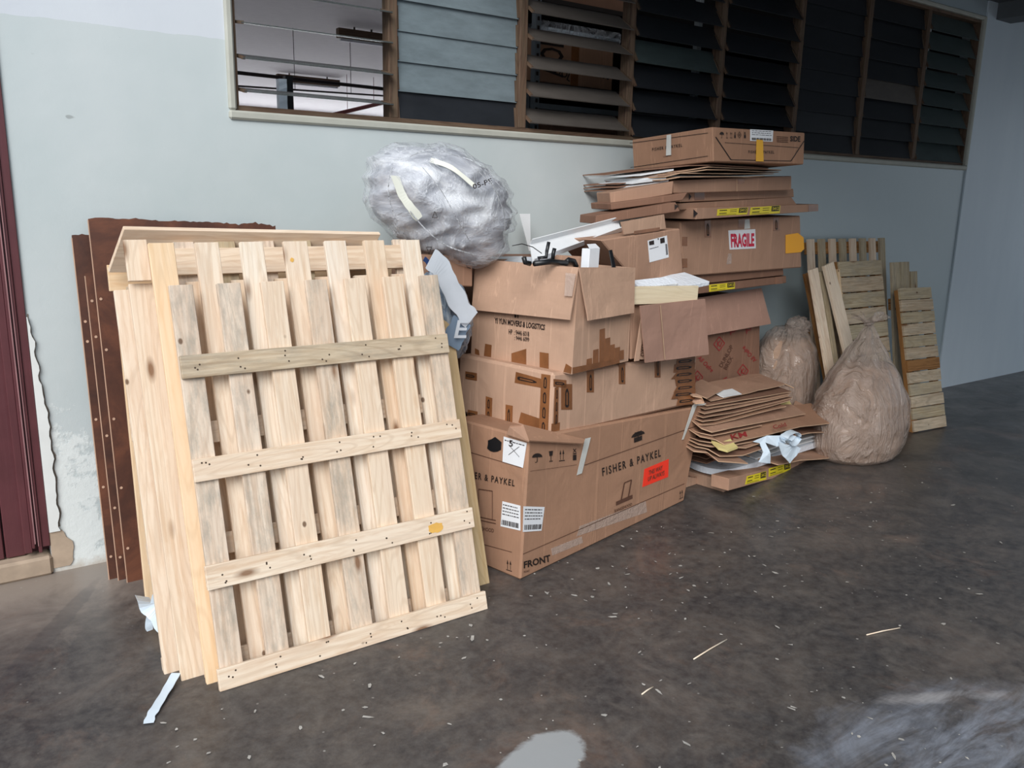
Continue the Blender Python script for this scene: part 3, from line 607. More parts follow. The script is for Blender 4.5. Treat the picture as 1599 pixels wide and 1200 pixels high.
# hardboard sheets against the wall
for i, (x0, x1, yb, yt, z1, lb, jag) in enumerate(((.458, 1.15, -.185, -.035, 1.33, 'rearmost brown hardboard sheet by the cracked plaster, lowest top corner', 1), (.487, 1.20, -.212, -.06, 1.19, 'brown hardboard sheet in the middle, with a row of nails along its edge', 0), (.512, 1.22, -.25, -.075, 1.397, 'front brown hardboard sheet, tallest, with a ragged torn top edge', 2))):
    n = 60; up = Vector((0, yt-yb, z1)).normalized(); nn = Xv.cross(up); L = z1/up.z; vs = []; 
    for k in range(n+1):
        x = x0+(x1-x0)*k/n; h = L-(.0 if jag < 2 else (.028*k/n))+(0 if not jag else .010*noise.noise(Vector((x*11, i, 0)))+.007*noise.noise(Vector((x*70, i, 4)))); base = Vector((x, yb, 0))
        vs += [base, base+up*h, base-nn*.004, base+up*(h-.004)-nn*.004]
    fs = []
    for k in range(n): a = 4*k; b = a+4; fs += [(a, b, b+1, a+1), (a+1, b+1, b+3, a+3), (a+2, a+3, b+3, b+2)]
    fs += [(0, 1, 3, 2), (4*n, 4*n+2, 4*n+3, 4*n+1)]
    r = thing('hardboard_sheet', lb, 'board', ((x0+x1)/2, yb, 0), 'brown hardboard sheets'); mesh_obj('sheet', vs, fs, 'hardboard', r)
    box('cut_edge', 0, 0, 0, 0, 0, 0, 'hardboard_edge', r) if False else plank('cut_edge', Vector((x0, yb, 0)), Xv, up, nn, -.0022, .0008, 0, L-.01, -.004, .0006, 'hardboard_edge', r, bevel=0)
    vs, fs = [], []
    for z in [h_+random.uniform(-.07, .07) for h_ in (.12, .36, .62, .9, 1.08)]:
        p = Vector((x0+.014, yb, 0))+up*z+nn*.002; k = len(vs)
        for t in range(8): vs.append(p+(Xv*math.cos(t*.785)+up*math.sin(t*.785))*.0055)
        fs.append(tuple(range(k, k+8)))
    tag(mesh_obj('nail_heads', vs, fs, 'hardboard_edge', r), None, None, kind='stuff')

# ------------------------------------------------------------------ the pile of cartons
# A: big rangehood carton on the floor
A = Carton('largest brown carton, printed FRONT, on the floor under the taped carton, its corner crushed', (1.821, -1.059), 13.1, [(812, 907), (1068, 783), (1097, 634), (826, 684)], .42, 'cardboard_print', zb=0.0, name='rangehood_carton', bevel=.008)
A.ft('FISHER & PAYKEL', [(940, 744), (1031, 713), (1031, 701), (939, 731)], bold=.02, space=1.35)
A.ft('RANGEHOOD', [(959, 801), (986, 789), (986, 785), (959, 796)], 'ink_soft')
A.ft('FRONT', [(817, 888), (859, 877), (858, 866), (817, 877)], bold=.03)
A.ft('FRONT', [(817, 895), (826, 893), (826, 890), (817, 892)], 'ink_soft')
A.fp([line((0, 0), (1, 0), .05)], [(827, 736), (900, 726), (900, 716), (827, 726)], 'ink_soft')
A.fp([[(0, 0), (1, 0), (1, 1), (0, 1)]], [(912, 727), (1092, 664), (1092, 663), (912, 726)], 'ink_soft')
A.fp([[(0, 0), (1, 0), (1, 1), (0, 1)]], [(816, 866), (1068, 756), (1068, 755), (816, 865)], 'ink_soft')
for (pg, x) in ((UMB, 830), (GLASSI, 855), (ARROWS, 872), (BINI, 892)):
    A.fp(pg, [(x, 723-(x-830)*.06), (x+(16 if pg is UMB else 9), 722-(x-830)*.06), (x+(16 if pg is UMB else 9), 707-(x-830)*.12), (x, 708-(x-830)*.12)])
A.fp([line((.1, .1), (.9, .1), .12), line((.1, 0), (.9, 0), .08), line((.35, .15), (.5, .95), .06), line((.5, .95), (.85, .95), .06), line((.85, .95), (.7, .15), .06)], [(958, 790), (990, 776), (990, 746), (958, 760)], 'ink_soft')
A.fp(ARROWS, [(1060, 780), (1066, 777), (1066, 764), (1060, 767)])
A.fp(BINI+UMB, [(985, 693), (1006, 686), (1006, 670), (985, 677)])
A.ld('printing_panel', [(770, 690), (772, 690), (772, 690), (770, 690)], 'ink') if False else None
A.lt('FISHER & PAYKEL', [(722, 744), (804, 760), (805, 750), (722, 733)], bold=.02, space=1.3)
A.lp([line((0, .0), (1, .0), .03), line((.0, 0), (0, 1), .03), line((.8, .1), (.8, 1), .03), line((0, 1), (.8, 1), .03), line((0, .1), (1, .1), .03)], [(748, 812), (775, 818), (775, 768), (748, 764)], 'ink_soft')
A.lt('RANGEHOOD', [(738, 826), (772, 832), (772, 826), (738, 820)], 'ink_soft')
A.lp([[(0, 0), (1, 0), (1, 1), (0, 1)]], [(745, 848), (800, 863), (800, 862), (745, 847)], 'ink_soft'); A.lp([[(0, 0), (1, 0), (1, 1), (0, 1)]], [(735, 707), (815, 731), (815, 730), (735, 706)], 'ink_soft')
A.lp(ARROWS, [(791, 890), (800, 893), (800, 876), (791, 874)])
lab = A.fd('warning_sticker', [(1003, 761), (1043, 745), (1044, 717), (1006, 733)], 'red_sticker')
text('printing', 'THIS WAY\nUP ALWAYS', A.f((1010, 752), (1036, 742), (1037, 725), (1012, 735)), A.Fn, 'ink_soft', lab, off=.005)
def paper_label(c, face, px, rows=4, bc=True, black=False):
    Q = (c.f if face == 'F' else c.l)(*px); n = c.Fn if face == 'F' else c.Ln
    lab = decal('shipping_label', Q, n, 'white_paper', c.root, off=.002)
    pg = []
    for i in range(rows):
        y = .90-.5*i/rows; x = .06
        while x < .86:
            w = random.uniform(.05, .16); pg.append([(x, y-.035), (min(.93, x+w), y-.035), (min(.93, x+w), y), (x, y)]); x += w+.03
    if bc:
        for p in barcode(30): pg.append([(.06+.88*u, .08+.2*v) for u, v in p])
    polys('printing', Q, n, pg, 'ink', lab, off=.0036)
paper_label(A, 'L', [(782, 822), (813, 829), (813, 790), (785, 783)]); paper_label(A, 'F', [(816, 831), (845, 829), (850, 792), (817, 791)])
paper_label(A, 'L', [(785, 722), (817, 731), (823, 692), (787, 682)], rows=1, bc=False)
A.lt('5', [(796, 697), (802, 698), (802, 688), (796, 687)], off=.0045)
A.lp([line((.1, .1), (.9, .9), .03), line((.1, .9), (.9, .1), .03)], [(793, 712), (814, 716), (814, 696), (793, 692)], off=.0045)
# punched hole with black stuffing, crushed corner flaps, torn tape
Q = A.l((760, 706), (784, 710), (786, 684), (762, 682)); n = 12; hole = [qmap(Q, .5+.5*math.cos(2*math.pi*k/n)*random.uniform(.8, 1.1), .5+.5*math.sin(2*math.pi*k/n)*random.uniform(.8, 1.1))+A.Ln*.003 for k in range(n)]
mesh_obj('torn_hole', hole, [tuple(range(n))], 'black_plastic', A.root)
c1, c2, c3, c4, c5 = A.F[3]+Vector((-.02, -.03, .0)), pl((905, 684), A.F[0], A.Fn)+A.Fn*.03, pl((817, 663), A.F[0]+A.D*.12, A.Fn), pl((797, 676), A.F[3], A.Ln)+A.Ln*.02, pl((900, 690), A.F[0], A.Fn)+A.Fn*.035
mesh_obj('crushed_flap', hexa([c1, c5, c2, c3], Vector((0, .004, -.006))), HEXF, 'cardboard_print', A.root); mesh_obj('crushed_flap', hexa([c4, c1+Vector((0, 0, -.002)), c3, c3+Vector((-.05, .02, -.002))], Vector((0, .004, -.006))), HEXF, 'cardboard', A.root)
A.fd('tape', [(899, 742), (907, 739), (921, 683), (912, 685)], 'tape_grey', off=.006); A.fd('tape', [(1063, 687), (1066, 686), (1087, 632), (1080, 633)], 'tape_grey', off=.006)
q = A.f((1080, 634), (1101, 633), (1099, 630), (1081, 631)); decal('tape', [v+Vector((0, 0, .002)) for v in q], A.Fn, 'tape_grey', A.root, off=.010)
A.fd('tape', [(862, 868), (910, 848), (908, 838), (860, 857)], 'tape_clear') ; A.fd('tape', [(900, 838), (1010, 800), (1008, 783), (905, 822)], 'tape_clear')
top = hexa([A.F[3], A.F[2], A.F[2]+A.D, A.F[3]+A.D], Vector((0, 0, -.004)))

# B: long taped carton on top of A
B = Carton('wide light carton patched with brown tape, between the largest carton and the open movers box', (1.975, -1.0), 12.0, [(858, 683), (1084, 631), (1089, 553), (864, 583)], .55, 'cardboard_light', bevel=.012)
for px in (rect(876, 600, 893, 640), rect(916, 579, 927, 613), rect(966, 568, 976, 600), rect(1022, 553, 1031, 590)): tape(B, 'F', px, marks=1)
tape(B, 'F', [(864, 604), (884, 606), (884, 594), (864, 592)], marks=1); tape(B, 'F', [(864, 664), (871, 662), (872, 604), (866, 606)], marks=3)
tape(B, 'F', [(860, 680), (873, 677), (874, 660), (861, 662)])
for i in range(7):
    y = 557+i*10.3; tape(B, 'F', [(1055-(i % 3)*4, y+15), (1084, y+12), (1085, y-1), (1058-(i % 2)*5, y+2)], 'tape_brown', marks=1, off=.002+.0006*i)
tape(B, 'L', [(842, 675), (856, 682), (860, 586), (846, 584)], marks=4, off=.003); tape(B, 'L', [(804, 598), (846, 606), (846, 592), (806, 581)], marks=1); tape(B, 'L', [(810, 660), (846, 673), (846, 655), (814, 644)])
for px in ([(727, 592), (745, 595), (745, 583), (727, 580)], [(730, 652), (746, 655), (746, 643), (731, 640)]): tape(B, 'L', px, marks=1)
tape(B, 'L', [(758, 657), (768, 660), (769, 622), (759, 619)], marks=2); tape(B, 'L', [(789, 667), (800, 669), (801, 634), (790, 632)], marks=1)

# C: open movers box
C = Carton('open movers box with front flaps folded down, on the wide taped carton', (2.075, -1.02), 14.3, [(893, 585), (981, 564), (988, 418), (904, 418)], .56, 'cardboard_light', open_top=True, name='moving_box')
C.lt('YI YUN MOVERS & LOGISTICS', [(773, 505), (851, 516), (852, 507), (773, 496)], bold=.028); C.lt('HP  : 9446 6018', [(795, 522), (827, 526), (827, 518), (795, 514)]); C.lt(': 9446 6099', [(804, 531), (827, 534), (827, 527), (804, 524)])
C.lp([[(0, 0), (.5, 0), (.5, 1), (0, 1)], [(.75, 0), (1, 0), (1, .8), (.75, .8)]], [(804, 496), (810, 497), (810, 486), (804, 485)])
def flap(c, name, px, p0, n, D=.006, mat='cardboard_light', bow=0.0): 
    Q = [pl(q, p0, n) for q in px]; N_ = (Q[1]-Q[0]).cross(Q[3]-Q[0]).normalized()
    if N_.dot(n) < 0: N_ = -N_
    m = 10; vs = []; fs = []
    for i in range(m+1):
        for k in range(m+1):
            u, v = i/m, k/m; vs.append(qmap(Q, u, v)+N_*(bow*math.sin(math.pi*v)+.004*noise.noise(Vector((u*3, v*3, len(name)))))+n*0)
    w = m+1
    for i in range(m):
        for k in range(m): fs.append((i*w+k, (i+1)*w+k, (i+1)*w+k+1, i*w+k+1))
    o = mesh_obj(name, vs, fs, mat, c.root if isinstance(c, Carton) else c); s_ = o.modifiers.new('thick', 'SOLIDIFY'); s_.thickness = D; s_.offset = -1; return o, N_, Q
flap(C, 'flap', [(737, 484), (890, 500), (903, 419), (742, 404)], C.F[3]+C.Ln*.012, (C.Ln+Vector((0, 0, .14))).normalized())
flap(C, 'flap', [(919, 501), (990, 489), (992, 418), (905, 419)], C.F[3]+C.Fn*.012, (C.Fn+Vector((0, 0, .14))).normalized())
Qf = [pl(q, C.F[3]+C.Ln*.012, (C.Ln+Vector((0, 0, .14))).normalized()) for q in ((884, 462), (896, 463), (902, 428), (886, 426))]; mesh_obj('tape', hexa([q+C.Ln*.012 for q in Qf], C.Ln*-.001), HEXF, 'tape_clear', C.root)
for px in ([(756, 556), (767, 558), (768, 539), (758, 537)], [(799, 566), (822, 570), (822, 545), (799, 552)], [(843, 575), (857, 577), (857, 552), (843, 550)], [(742, 553), (749, 555), (748, 547), (742, 544)]): tape(C, 'L', px)
for i, (x, h) in enumerate(((915, 10), (925, 22), (935, 52), (943, 36), (950, 24), (958, 18), (964, 12))): tape(C, 'F', [(x, 580-(x-893)*.24), (x+9, 578-(x-893)*.24), (x+9, 574-(x-893)*.22-h), (x+1, 576-(x-893)*.22-h)], off=.0018+.0004*i)
C.fd('tape', [(893, 584), (966, 567), (966, 560), (893, 574)], 'tape_brown', off=.005)
C.ld('tape', [(880, 581), (892, 584), (893, 574), (884, 568)], 'tape_brown')
# stuff inside C
zc = C.F[3].z
def loose(name, label, cat, pxs, y, t, mat, D=None, group=None, bevel=.0005):
    P = [at(p[:2], p[2] if len(p) > 2 else y) for p in pxs]; b = sum(P, Vector())/len(P)
    n = (P[1]-P[0]).cross(P[-1]-P[0]).normalized()
    r = thing(name, label, cat, b, group); slab('sheet' if t < .01 else 'body', P, n, t, mat, r, bevel=bevel); return r, P, n
r, P, n = loose('paper_sheet', 'white paper leaflet at the left of the top of the open movers box', 'paper', [(760, 420, -.46), (818, 428, -.60), (816, 400, -.45), (766, 401, -.30)], -.9, .003, 'white_paper')
polys('printing', [P[0], P[1], P[2], P[3]], n, [line((.1, .3), (.6, .35), .01), line((.1, .5), (.7, .5), .01)], 'ink', r, off=.001)
loose('foam_block', 'white foam block in the middle of the open movers box, behind black clips', 'foam', [(820, 428, -.68), (888, 434, -.90), (884, 405, -.72), (822, 401, -.50)], -.9, .03, 'white_foam')
r = thing('plastic_bracket', 'black plastic bracket with an upright hook, sticking out of the open movers box', 'bracket', at((858, 412), -.9))
tube('arm', [at(p, -.9) for p in ((818, 402), (820, 410), (828, 412))], .010, 'black_plastic', r); tube('hook', [at(p, -.9) for p in ((842, 412), (841, 403), (853, 402), (854, 392), (857, 378))], .007, 'black_plastic', r)
tube('bar', [at(p, -.92) for p in ((834, 412), (860, 409), (885, 411))], .011, 'black_plastic', r); tube('clip', [at(p, -.9) for p in ((863, 406), (864, 396), (866, 388))], .008, 'black_plastic', r); tube('loop', [at(p, -.9) for p in ((882, 411), (888, 406), (896, 408), (900, 417))], .011, 'black_plastic', r)
tube('cable', [at(p, -.85) for p in ((800, 384), (815, 381), (832, 386), (846, 396))], .0018, 'black_plastic', r)
r, P, n = loose('small_carton', 'small brown carton lying in the open movers box beside the white carton', 'box', [(866, 420, -.9), (917, 421, -.9), (916, 401, -.86), (869, 398, -.86)], -.9, .08, 'cardboard')
wc = Carton('small white carton standing upright at the back of the open movers box', (2.43, -.90), 14, [(918, 430), (934, 430), (937, 388), (921, 389)], .04, 'white_paper', name='white_carton', bevel=.002)
slab('tuck_flap', [wc.F[3], wc.F[2], wc.F[2]+wc.D*.5+Vector((-.004, 0, .018)), wc.F[3]+wc.D*.5+Vector((.006, 0, .018))], wc.Fn, .001, 'white_paper', wc.root)
loose('plastic_strip', 'short black strip leaning in the open movers box, right of the white carton', 'strip', [(957, 424, -.9), (963, 424, -.9), (956, 390, -.86), (951, 391, -.86)], -.9, .004, 'black_plastic')

# D: box behind C with red print, flap hanging
D = Carton('brown box with red print on its edge and hanging flap, right of the movers box', (2.50, -.90), 6, [(985, 562), (1082, 541), (1084, 462), (985, 480)], .40, 'cardboard', open_top=False, bevel=.004)
_, fN, fQ = flap(D, 'flap', [(1008, 567), (1107, 554), (1101, 467), (1000, 478)], D.F[0]+D.Fn*.06, (D.Fn+Vector((0, 0, -.05))).normalized(), mat='cardboard_pink')
mesh_obj('crease', [q+fN*.005 for q in sub(fQ, .27, .02, .285, .98)], [(0, 1, 2, 3)], 'cardboard_edge', D.root)
D.fd('side_panel', [(979, 562), (986, 561), (996, 490), (990, 490)], 'cardboard_light', off=.045, thick=.005); D.fd('side_panel', [(990, 560), (998, 560), (1001, 485), (996, 486)], 'cardboard_light', off=.03, thick=.005)
D.ft('GAS LIFE', [(997, 510), (997, 486), (992, 486), (992, 510)], 'ink_red', off=.034); D.ft('OXO', [(997, 555), (998, 536), (992, 536), (991, 555)], 'ink_soft', off=.034)
def plankpx(name, label, cat, pxs, t, mat, group=None, part='board'):
    P = [at(p[:2], p[2]) for p in pxs]; n = (P[1]-P[0]).cross(P[-1]-P[0]).normalized(); r = thing(name, label, cat, sum(P, Vector())/4, group)
    c = sum(P, Vector())/4; U = (P[1]-P[0]).normalized(); V = n.cross(U); L = ((P[1]-P[0]).length+(P[2]-P[3]).length)/2; H = ((P[3]-P[0]).length+(P[2]-P[1]).length)/2
    plank(part, c, U, V, n, -L/2, L/2, -H/2, H/2, -t, 0, mat, r); return r, P, n
plankpx('wooden_board', 'smooth cream board lying across the box right of the movers box, below white foam', 'board', [(985, 476, -.93), (1090, 473, -.93), (1090, 447, -.93), (985, 448, -.93)], .02, 'board_cream')
plankpx('foam_strip', 'white foam strip on the cream board, nearer one', 'foam', [(992, 448, -.9), (1052, 441, -.9), (1054, 433, -.86), (994, 439, -.86)], .03, 'white_foam', 'foam strips on the cream board')
plankpx('foam_strip', 'white foam strip behind, poking out to the right above the cream board', 'foam', [(1035, 447, -.86), (1088, 437, -.86), (1088, 432, -.76), (1046, 431, -.76)], .02, 'white_foam', 'foam strips on the cream board')
# F: labelled carton leaning on D
Fb = Carton('tilted brown carton with a white label, left of the FRAGILE box', (2.70, -.76), 8, [(995, 442), (1067, 428), (1062, 357), (938, 375)], .28, 'cardboard', bevel=.005)
Q = [(1014, 410), (1044, 402), (1041, 368), (1011, 376)]; Fb.fd('shipping_label', Q, 'white_paper')
Fb.fp([[(.05, .78), (.3, .76), (.3, .95), (.05, .95)], [(.62, .72), (.85, .72), (.85, .95), (.62, .95)], [(.5, .92), (.55, .92), (.55, .99), (.5, .99)], [(.05, .6), (.5, .6), (.5, .62), (.05, .62)]]+[[(.86, .15+.05*i), (.96, .15+.05*i), (.96, .18+.05*i), (.86, .18+.05*i)] for i in range(10)], Q)
slab('top_flap', Fb.f((975, 366), (1040, 357), (1037, 335), (970, 347)), Fb.Fn, .006, 'cardboard_light', Fb.root)
Fb.fd('tape', [(990, 366), (1030, 360), (1030, 355), (990, 361)], 'tape_brown')
# long white channel section
P = [at((832, 412), -.72), at((971, 361), -.64), at((965, 345), -.60), at((827, 381), -.64)]; r = thing('plastic_channel', 'long white channel section lying diagonally behind the open movers box', 'channel', sum(P, Vector())/4)
nn = (P[1]-P[0]).cross(P[3]-P[0]).normalized(); slab('web', P, nn, .004, 'white_board', r)
slab('flange', [P[3], P[2], P[2]+nn*.03, P[3]+nn*.03], (P[2]-P[3]).cross(nn).normalized()*-1, .004, 'white_board', r); slab('flange', [P[0], P[1], P[1]+nn*.03, P[0]+nn*.03], (P[1]-P[0]).cross(nn).normalized(), .004, 'white_board', r)
loose('white_board', 'thin white board upright against the wall right of the big plastic sack', 'board', [(827, 392, -.16), (829, 392, -.16), (828, 334, -.12), (812, 334, -.12)], -.2, .006, 'white_board')
G = Carton('brown carton under the big clear sack, a logo on its crumpled end', (1.66, -.56), 5, [(655, 445), (738, 448), (738, 398), (655, 398)], .35, 'cardboard')
G.fp([line((.2, .1), (.2, .6), .1), line((.2, .6), (.5, .9), .1), line((.5, .9), (.8, .6), .1), line((.8, .6), (.5, .4), .1), line((.2, .1), (.7, .1), .1)], [(726, 418), (738, 422), (738, 404), (726, 402)])
G.fd('tape', [(716, 412), (724, 412), (724, 398), (716, 398)], 'tape_brown')
# support under sack and carton: brown cartons hidden behind the front stack
Hb = Carton('plain tall brown carton against the wall, mostly hidden behind the movers box', (2.2, -.27), 0, [(745, 660), (960, 600), (905, 402), (740, 402)], .25, 'cardboard_dark', zb=0.0)
Hc = Carton('plain brown carton beside the wall, hidden behind the pallets and the striped sack', (1.30, -.30), 0, [(560, 760), (735, 700), (725, 450), (600, 450)], .28, 'cardboard_dark', zb=0.0)
Ha = None and Carton('plain brown carton low behind the taped cartons', (2.6, -.40), 3, [(960, 700), (1085, 640), (1060, 380), (935, 385)], .34, 'cardboard_dark', zb=0.0)

# ------------------------------------------------------------------ the tower of cartons
T1 = Carton('tall brown box covered in red diamond prints, flap hanging at its top', (3.9, -.36), 0, [(1085, 640), (1191, 640), (1187, 464), (1082, 472)], .34, 'cardboard_dark', zb=0.0)
flap(T1, 'flap', [(1098, 525), (1204, 506), (1189, 450), (1085, 466)], T1.F[3]+T1.Fn*.015, (T1.Fn+Vector((0, 0, .25))).normalized(), mat='cardboard_pink')
DIA = [line((0, .5), (.5, 1), .07), line((.5, 1), (1, .5), .07), line((1, .5), (.5, 0), .07), line((.5, 0), (0, .5), .07), line((.35, .3), (.35, .7), .07), line((.35, .5), (.6, .7), .07), line((.35, .5), (.6, .3), .07), line((.6, .3), (.75, .6), .07)]
for x, y in ((1122, 537), (1159, 580), (1088, 590), (1200, 610)):
    if x < 1170: T1.fp(DIA, [(x-8, y+12), (x+9, y+10), (x+9, y-12), (x-8, y-10)], 'ink_red')
def slant(c, txt, p, q, h, mat='ink_red'):   # text running from pixel p to q
    dx, dy = q[0]-p[0], q[1]-p[1]; L = math.hypot(dx, dy); nx, ny = dy/L*h, -dx/L*h
    c.ft(txt, [p, q, (q[0]+nx, q[1]+ny), (p[0]+nx, p[1]+ny)], mat)
slant(T1, 'All Oefre', (1088, 560), (1110, 582), 7); slant(T1, 'All Oefre', (1182, 562), (1162, 540), 7); slant(T1, 'All Oefre', (1128, 592), (1147, 610), 7); slant(T1, 'All Oefre', (1176, 605), (1188, 586), 7); slant(T1, 'DUNLOP\nBREX', (1134, 578), (1152, 545), 14, 'ink_soft'); slant(T1, 'All', (1140, 524), (1150, 516), 6); slant(T1, 'Al', (1165, 522), (1173, 514), 6)
T2a = Carton('flat brown carton with one yellow label, lowest of the right hand tower', (3.9, -.46), 0, [(1085, 460), (1228, 442), (1228, 431), (1085, 446)], .40, 'cardboard_dark', group=None, bevel=.003)
T2b = Carton('flat plain brown carton just under the FRAGILE box', (3.9, -.47), 0, [(1082, 445), (1224, 430), (1223, 419), (1080, 431)], .40, 'cardboard_dark', bevel=.003)
def ylabel(c, px, off=.002):
    Q = c.f(*px); lab = decal('yellow_label', Q, c.Fn, 'yellow_paper', c.root, off=off)
    polys('printing', Q, c.Fn, [[(.70, .3), (.97, .3), (.97, .97), (.70, .97)]]+[[(.06, .72), (.3, .72), (.3, .84), (.06, .84)], [(.06, .3), (.3, .3), (.3, .4), (.06, .4)], [(.4, .74), (.62, .74), (.62, .80), (.4, .80)], [(.05, .12), (.62, .12), (.62, .16), (.05, .16)], [(.4, .48), (.62, .48), (.62, .54), (.4, .54)]], 'ink', lab, off=off+.0012)
    text('printing', '5412', sub(Q, .73, .45, .95, .85), c.Fn, 'yellow_paper', lab, off=off+.002)
ylabel(T2a, [(1107, 456), (1147, 451), (1147, 441), (1107, 445)])
T2a.fd('tape', [(1210, 444), (1222, 443), (1222, 432), (1210, 433)], 'tape_brown')
T3 = Carton('brown box with a FRAGILE sticker in the right hand tower', (3.236, -.50), 0, [(1068, 432), (1252, 418), (1250, 337), (1062, 346)], .38, 'cardboard', bevel=.006)
Q = [(1139, 390), (1180, 388), (1179, 358), (1137, 360)]; lab = T3.fd('fragile_sticker', Q, 'white_paper'); text('printing', 'FRAGILE', T3.f((1141, 387), (1177, 385), (1177, 364), (1140, 365)), T3.Fn, 'fragile_red', lab, bold=.04, off=.004)
T3.fd('fragile_sticker_shade', [(1139, 381), (1180, 379), (1180, 377), (1139, 379)], 'white_paper') if False else None
for px in ([(1100, 371), (1110, 371), (1109, 344), (1100, 345)], [(1207, 361), (1217, 360), (1216, 340), (1207, 341)]): tape(T3, 'F', px, marks=1)
tape(T3, 'F', [(1152, 357), (1162, 357), (1163, 342), (1153, 343)]); T3.fd('tape', [(1162, 358), (1171, 357), (1170, 342), (1162, 343)], 'tape_grey')
for y in (378, 412): tape(T3, 'F', [(1065, y+6), (1073, y+6), (1073, y-8), (1065, y-8)])
T3.fd('tape', [(1134, 413), (1142, 412), (1142, 396), (1137, 396)], 'tape_clear')
T3.fd('orange_label', [(1226, 395), (1254, 393), (1255, 370), (1245, 364), ][:4], 'orange_paper') if False else slab('orange_label', [v+T3.Fn*.004 for v in T3.f((1226, 396), (1250, 394), (1255, 389), (1254, 371), (1245, 364), (1226, 367))], T3.Fn, .001, 'orange_paper', T3.root)
T3.ft('PRIME', [(1229, 378), (1236, 378), (1236, 374), (1229, 374)])
# flat cartons on top of T3 (bowed, slanting)
T4 = Carton('thin flat brown carton with two yellow labels, on the FRAGILE box', (3.08, -.64), 5, [(1087, 343), (1278, 330), (1278, 319), (1088, 325)], .42, 'cardboard', bevel=.002)
ylabel(T4, [(1119, 337), (1166, 335), (1168, 324), (1120, 327)]); ylabel(T4, [(1170, 336), (1217, 333), (1218, 321), (1172, 324)]); T4.fd('tape', [(1262, 331), (1277, 330), (1277, 319), (1262, 320)], 'tape_brown')
T4.fp([[(0, 0), (1, .5), (0, 1)]], [(1082, 340), (1089, 340), (1089, 327), (1082, 327)])
T4b = Carton('thin brown carton sleeve slanting out to the left of the tower, taped end', (2.95, -.74), -20, [(930, 350), (1062, 330), (1055, 316), (931, 337)], .22, 'cardboard_dark', bevel=.002)
T4b.fp([[(0, 0), (1, .5), (0, 1)]], [(1053, 328), (1060, 326), (1058, 318), (1053, 319)])
T4c = Carton('flat plain brown carton second above the FRAGILE box, with a folded left end', (2.98, -.58), 3, [(1060, 328), (1246, 322), (1236, 308), (1060, 318)], .42, 'cardboard', bevel=.002)
T5 = Carton('flat brown carton with a taped front end, third above the FRAGILE box', (3.0, -.58), 3, [(1062, 316), (1240, 308), (1239, 295), (1066, 301)], .45, 'cardboard', bevel=.003)
T5l = Carton('short brown carton end left of the tower under the open topped carton', (2.9, -.66), -18, [(955, 328), (1066, 313), (1074, 301), (954, 318)], .25, 'cardboard_dark', bevel=.003)
T5.fd('tape', [(1084, 313), (1100, 312), (1100, 300), (1084, 301)], 'tape_brown'); T5.fp([[(0, 0), (1, .5), (0, 1)]], [(1075, 313), (1079, 312), (1079, 302), (1075, 302)])
T6 = Carton('flat brown carton below the stack of folded sheets', (3.12, -.62), 2, [(1052, 302), (1236, 297), (1236, 275), (1052, 282)], .48, 'cardboard', bevel=.003)
T6.fd('crease', [(1150, 299), (1151, 299), (1151, 279), (1150, 279)], 'cardboard_edge'); T6.fd('tape', [(1152, 287), (1162, 286), (1162, 280), (1152, 280)], 'tape_brown')
T6l = Carton('long flat carton end sticking out left, below the white and brown sheets', (3.0, -.66), -24, [(954, 320), (1050, 303), (1052, 283), (952, 301)], .22, 'cardboard', bevel=.003)
# loose folded sheets between T6 and the top carton
random.seed(11)
def hsheet(name, label, cat, pts, back, t, mat, group=None, edge='cardboard_edge', n=3):
    """a sheet known by its front edge (pixel x, pixel y, world y) and running back by the vector given"""
    F = [at(p[:2], p[2]) for p in pts]; P = []
    for a, b in zip(F, F[1:]):
        for k in range(4): P.append(a.lerp(b, k/4))
    P.append(F[-1]); B = Vector(back); c = sum(P, Vector())/len(P)+B/2; vs = []; fs = []
    for i, p in enumerate(P):
        for k in range(n+1):
            q = p+B*(k/n)+Vector((0, 0, .004*noise.noise(p*6+Vector((k, 0, len(label))))))
            vs += [q, q-Vector((0, 0, t))]
    w = 2*(n+1)
    for i in range(len(P)-1):
        for k in range(n):
            a = i*w+2*k; fs += [(a, a+w, a+w+2, a+2), (a+1, a+3, a+w+3, a+w+1)]
        a = i*w; fs += [(a, a+1, a+w+1, a+w)]; a = i*w+2*n; fs += [(a, a+w, a+w+1, a+1)]
    for i in (0, len(P)-1):
        for k in range(n): a = i*w+2*k; fs.append((a, a+2, a+3, a+1) if i == 0 else (a, a+1, a+3, a+2))
    o = mesh_obj(name, vs, fs, mat, origin=c); o.data.materials.append(M(edge))
    for f in o.data.polygons:
        if abs(f.normal.z) < .5: f.material_index = 1
    return tag(o, label, cat, group)
SG = 'sheets under the top carton'
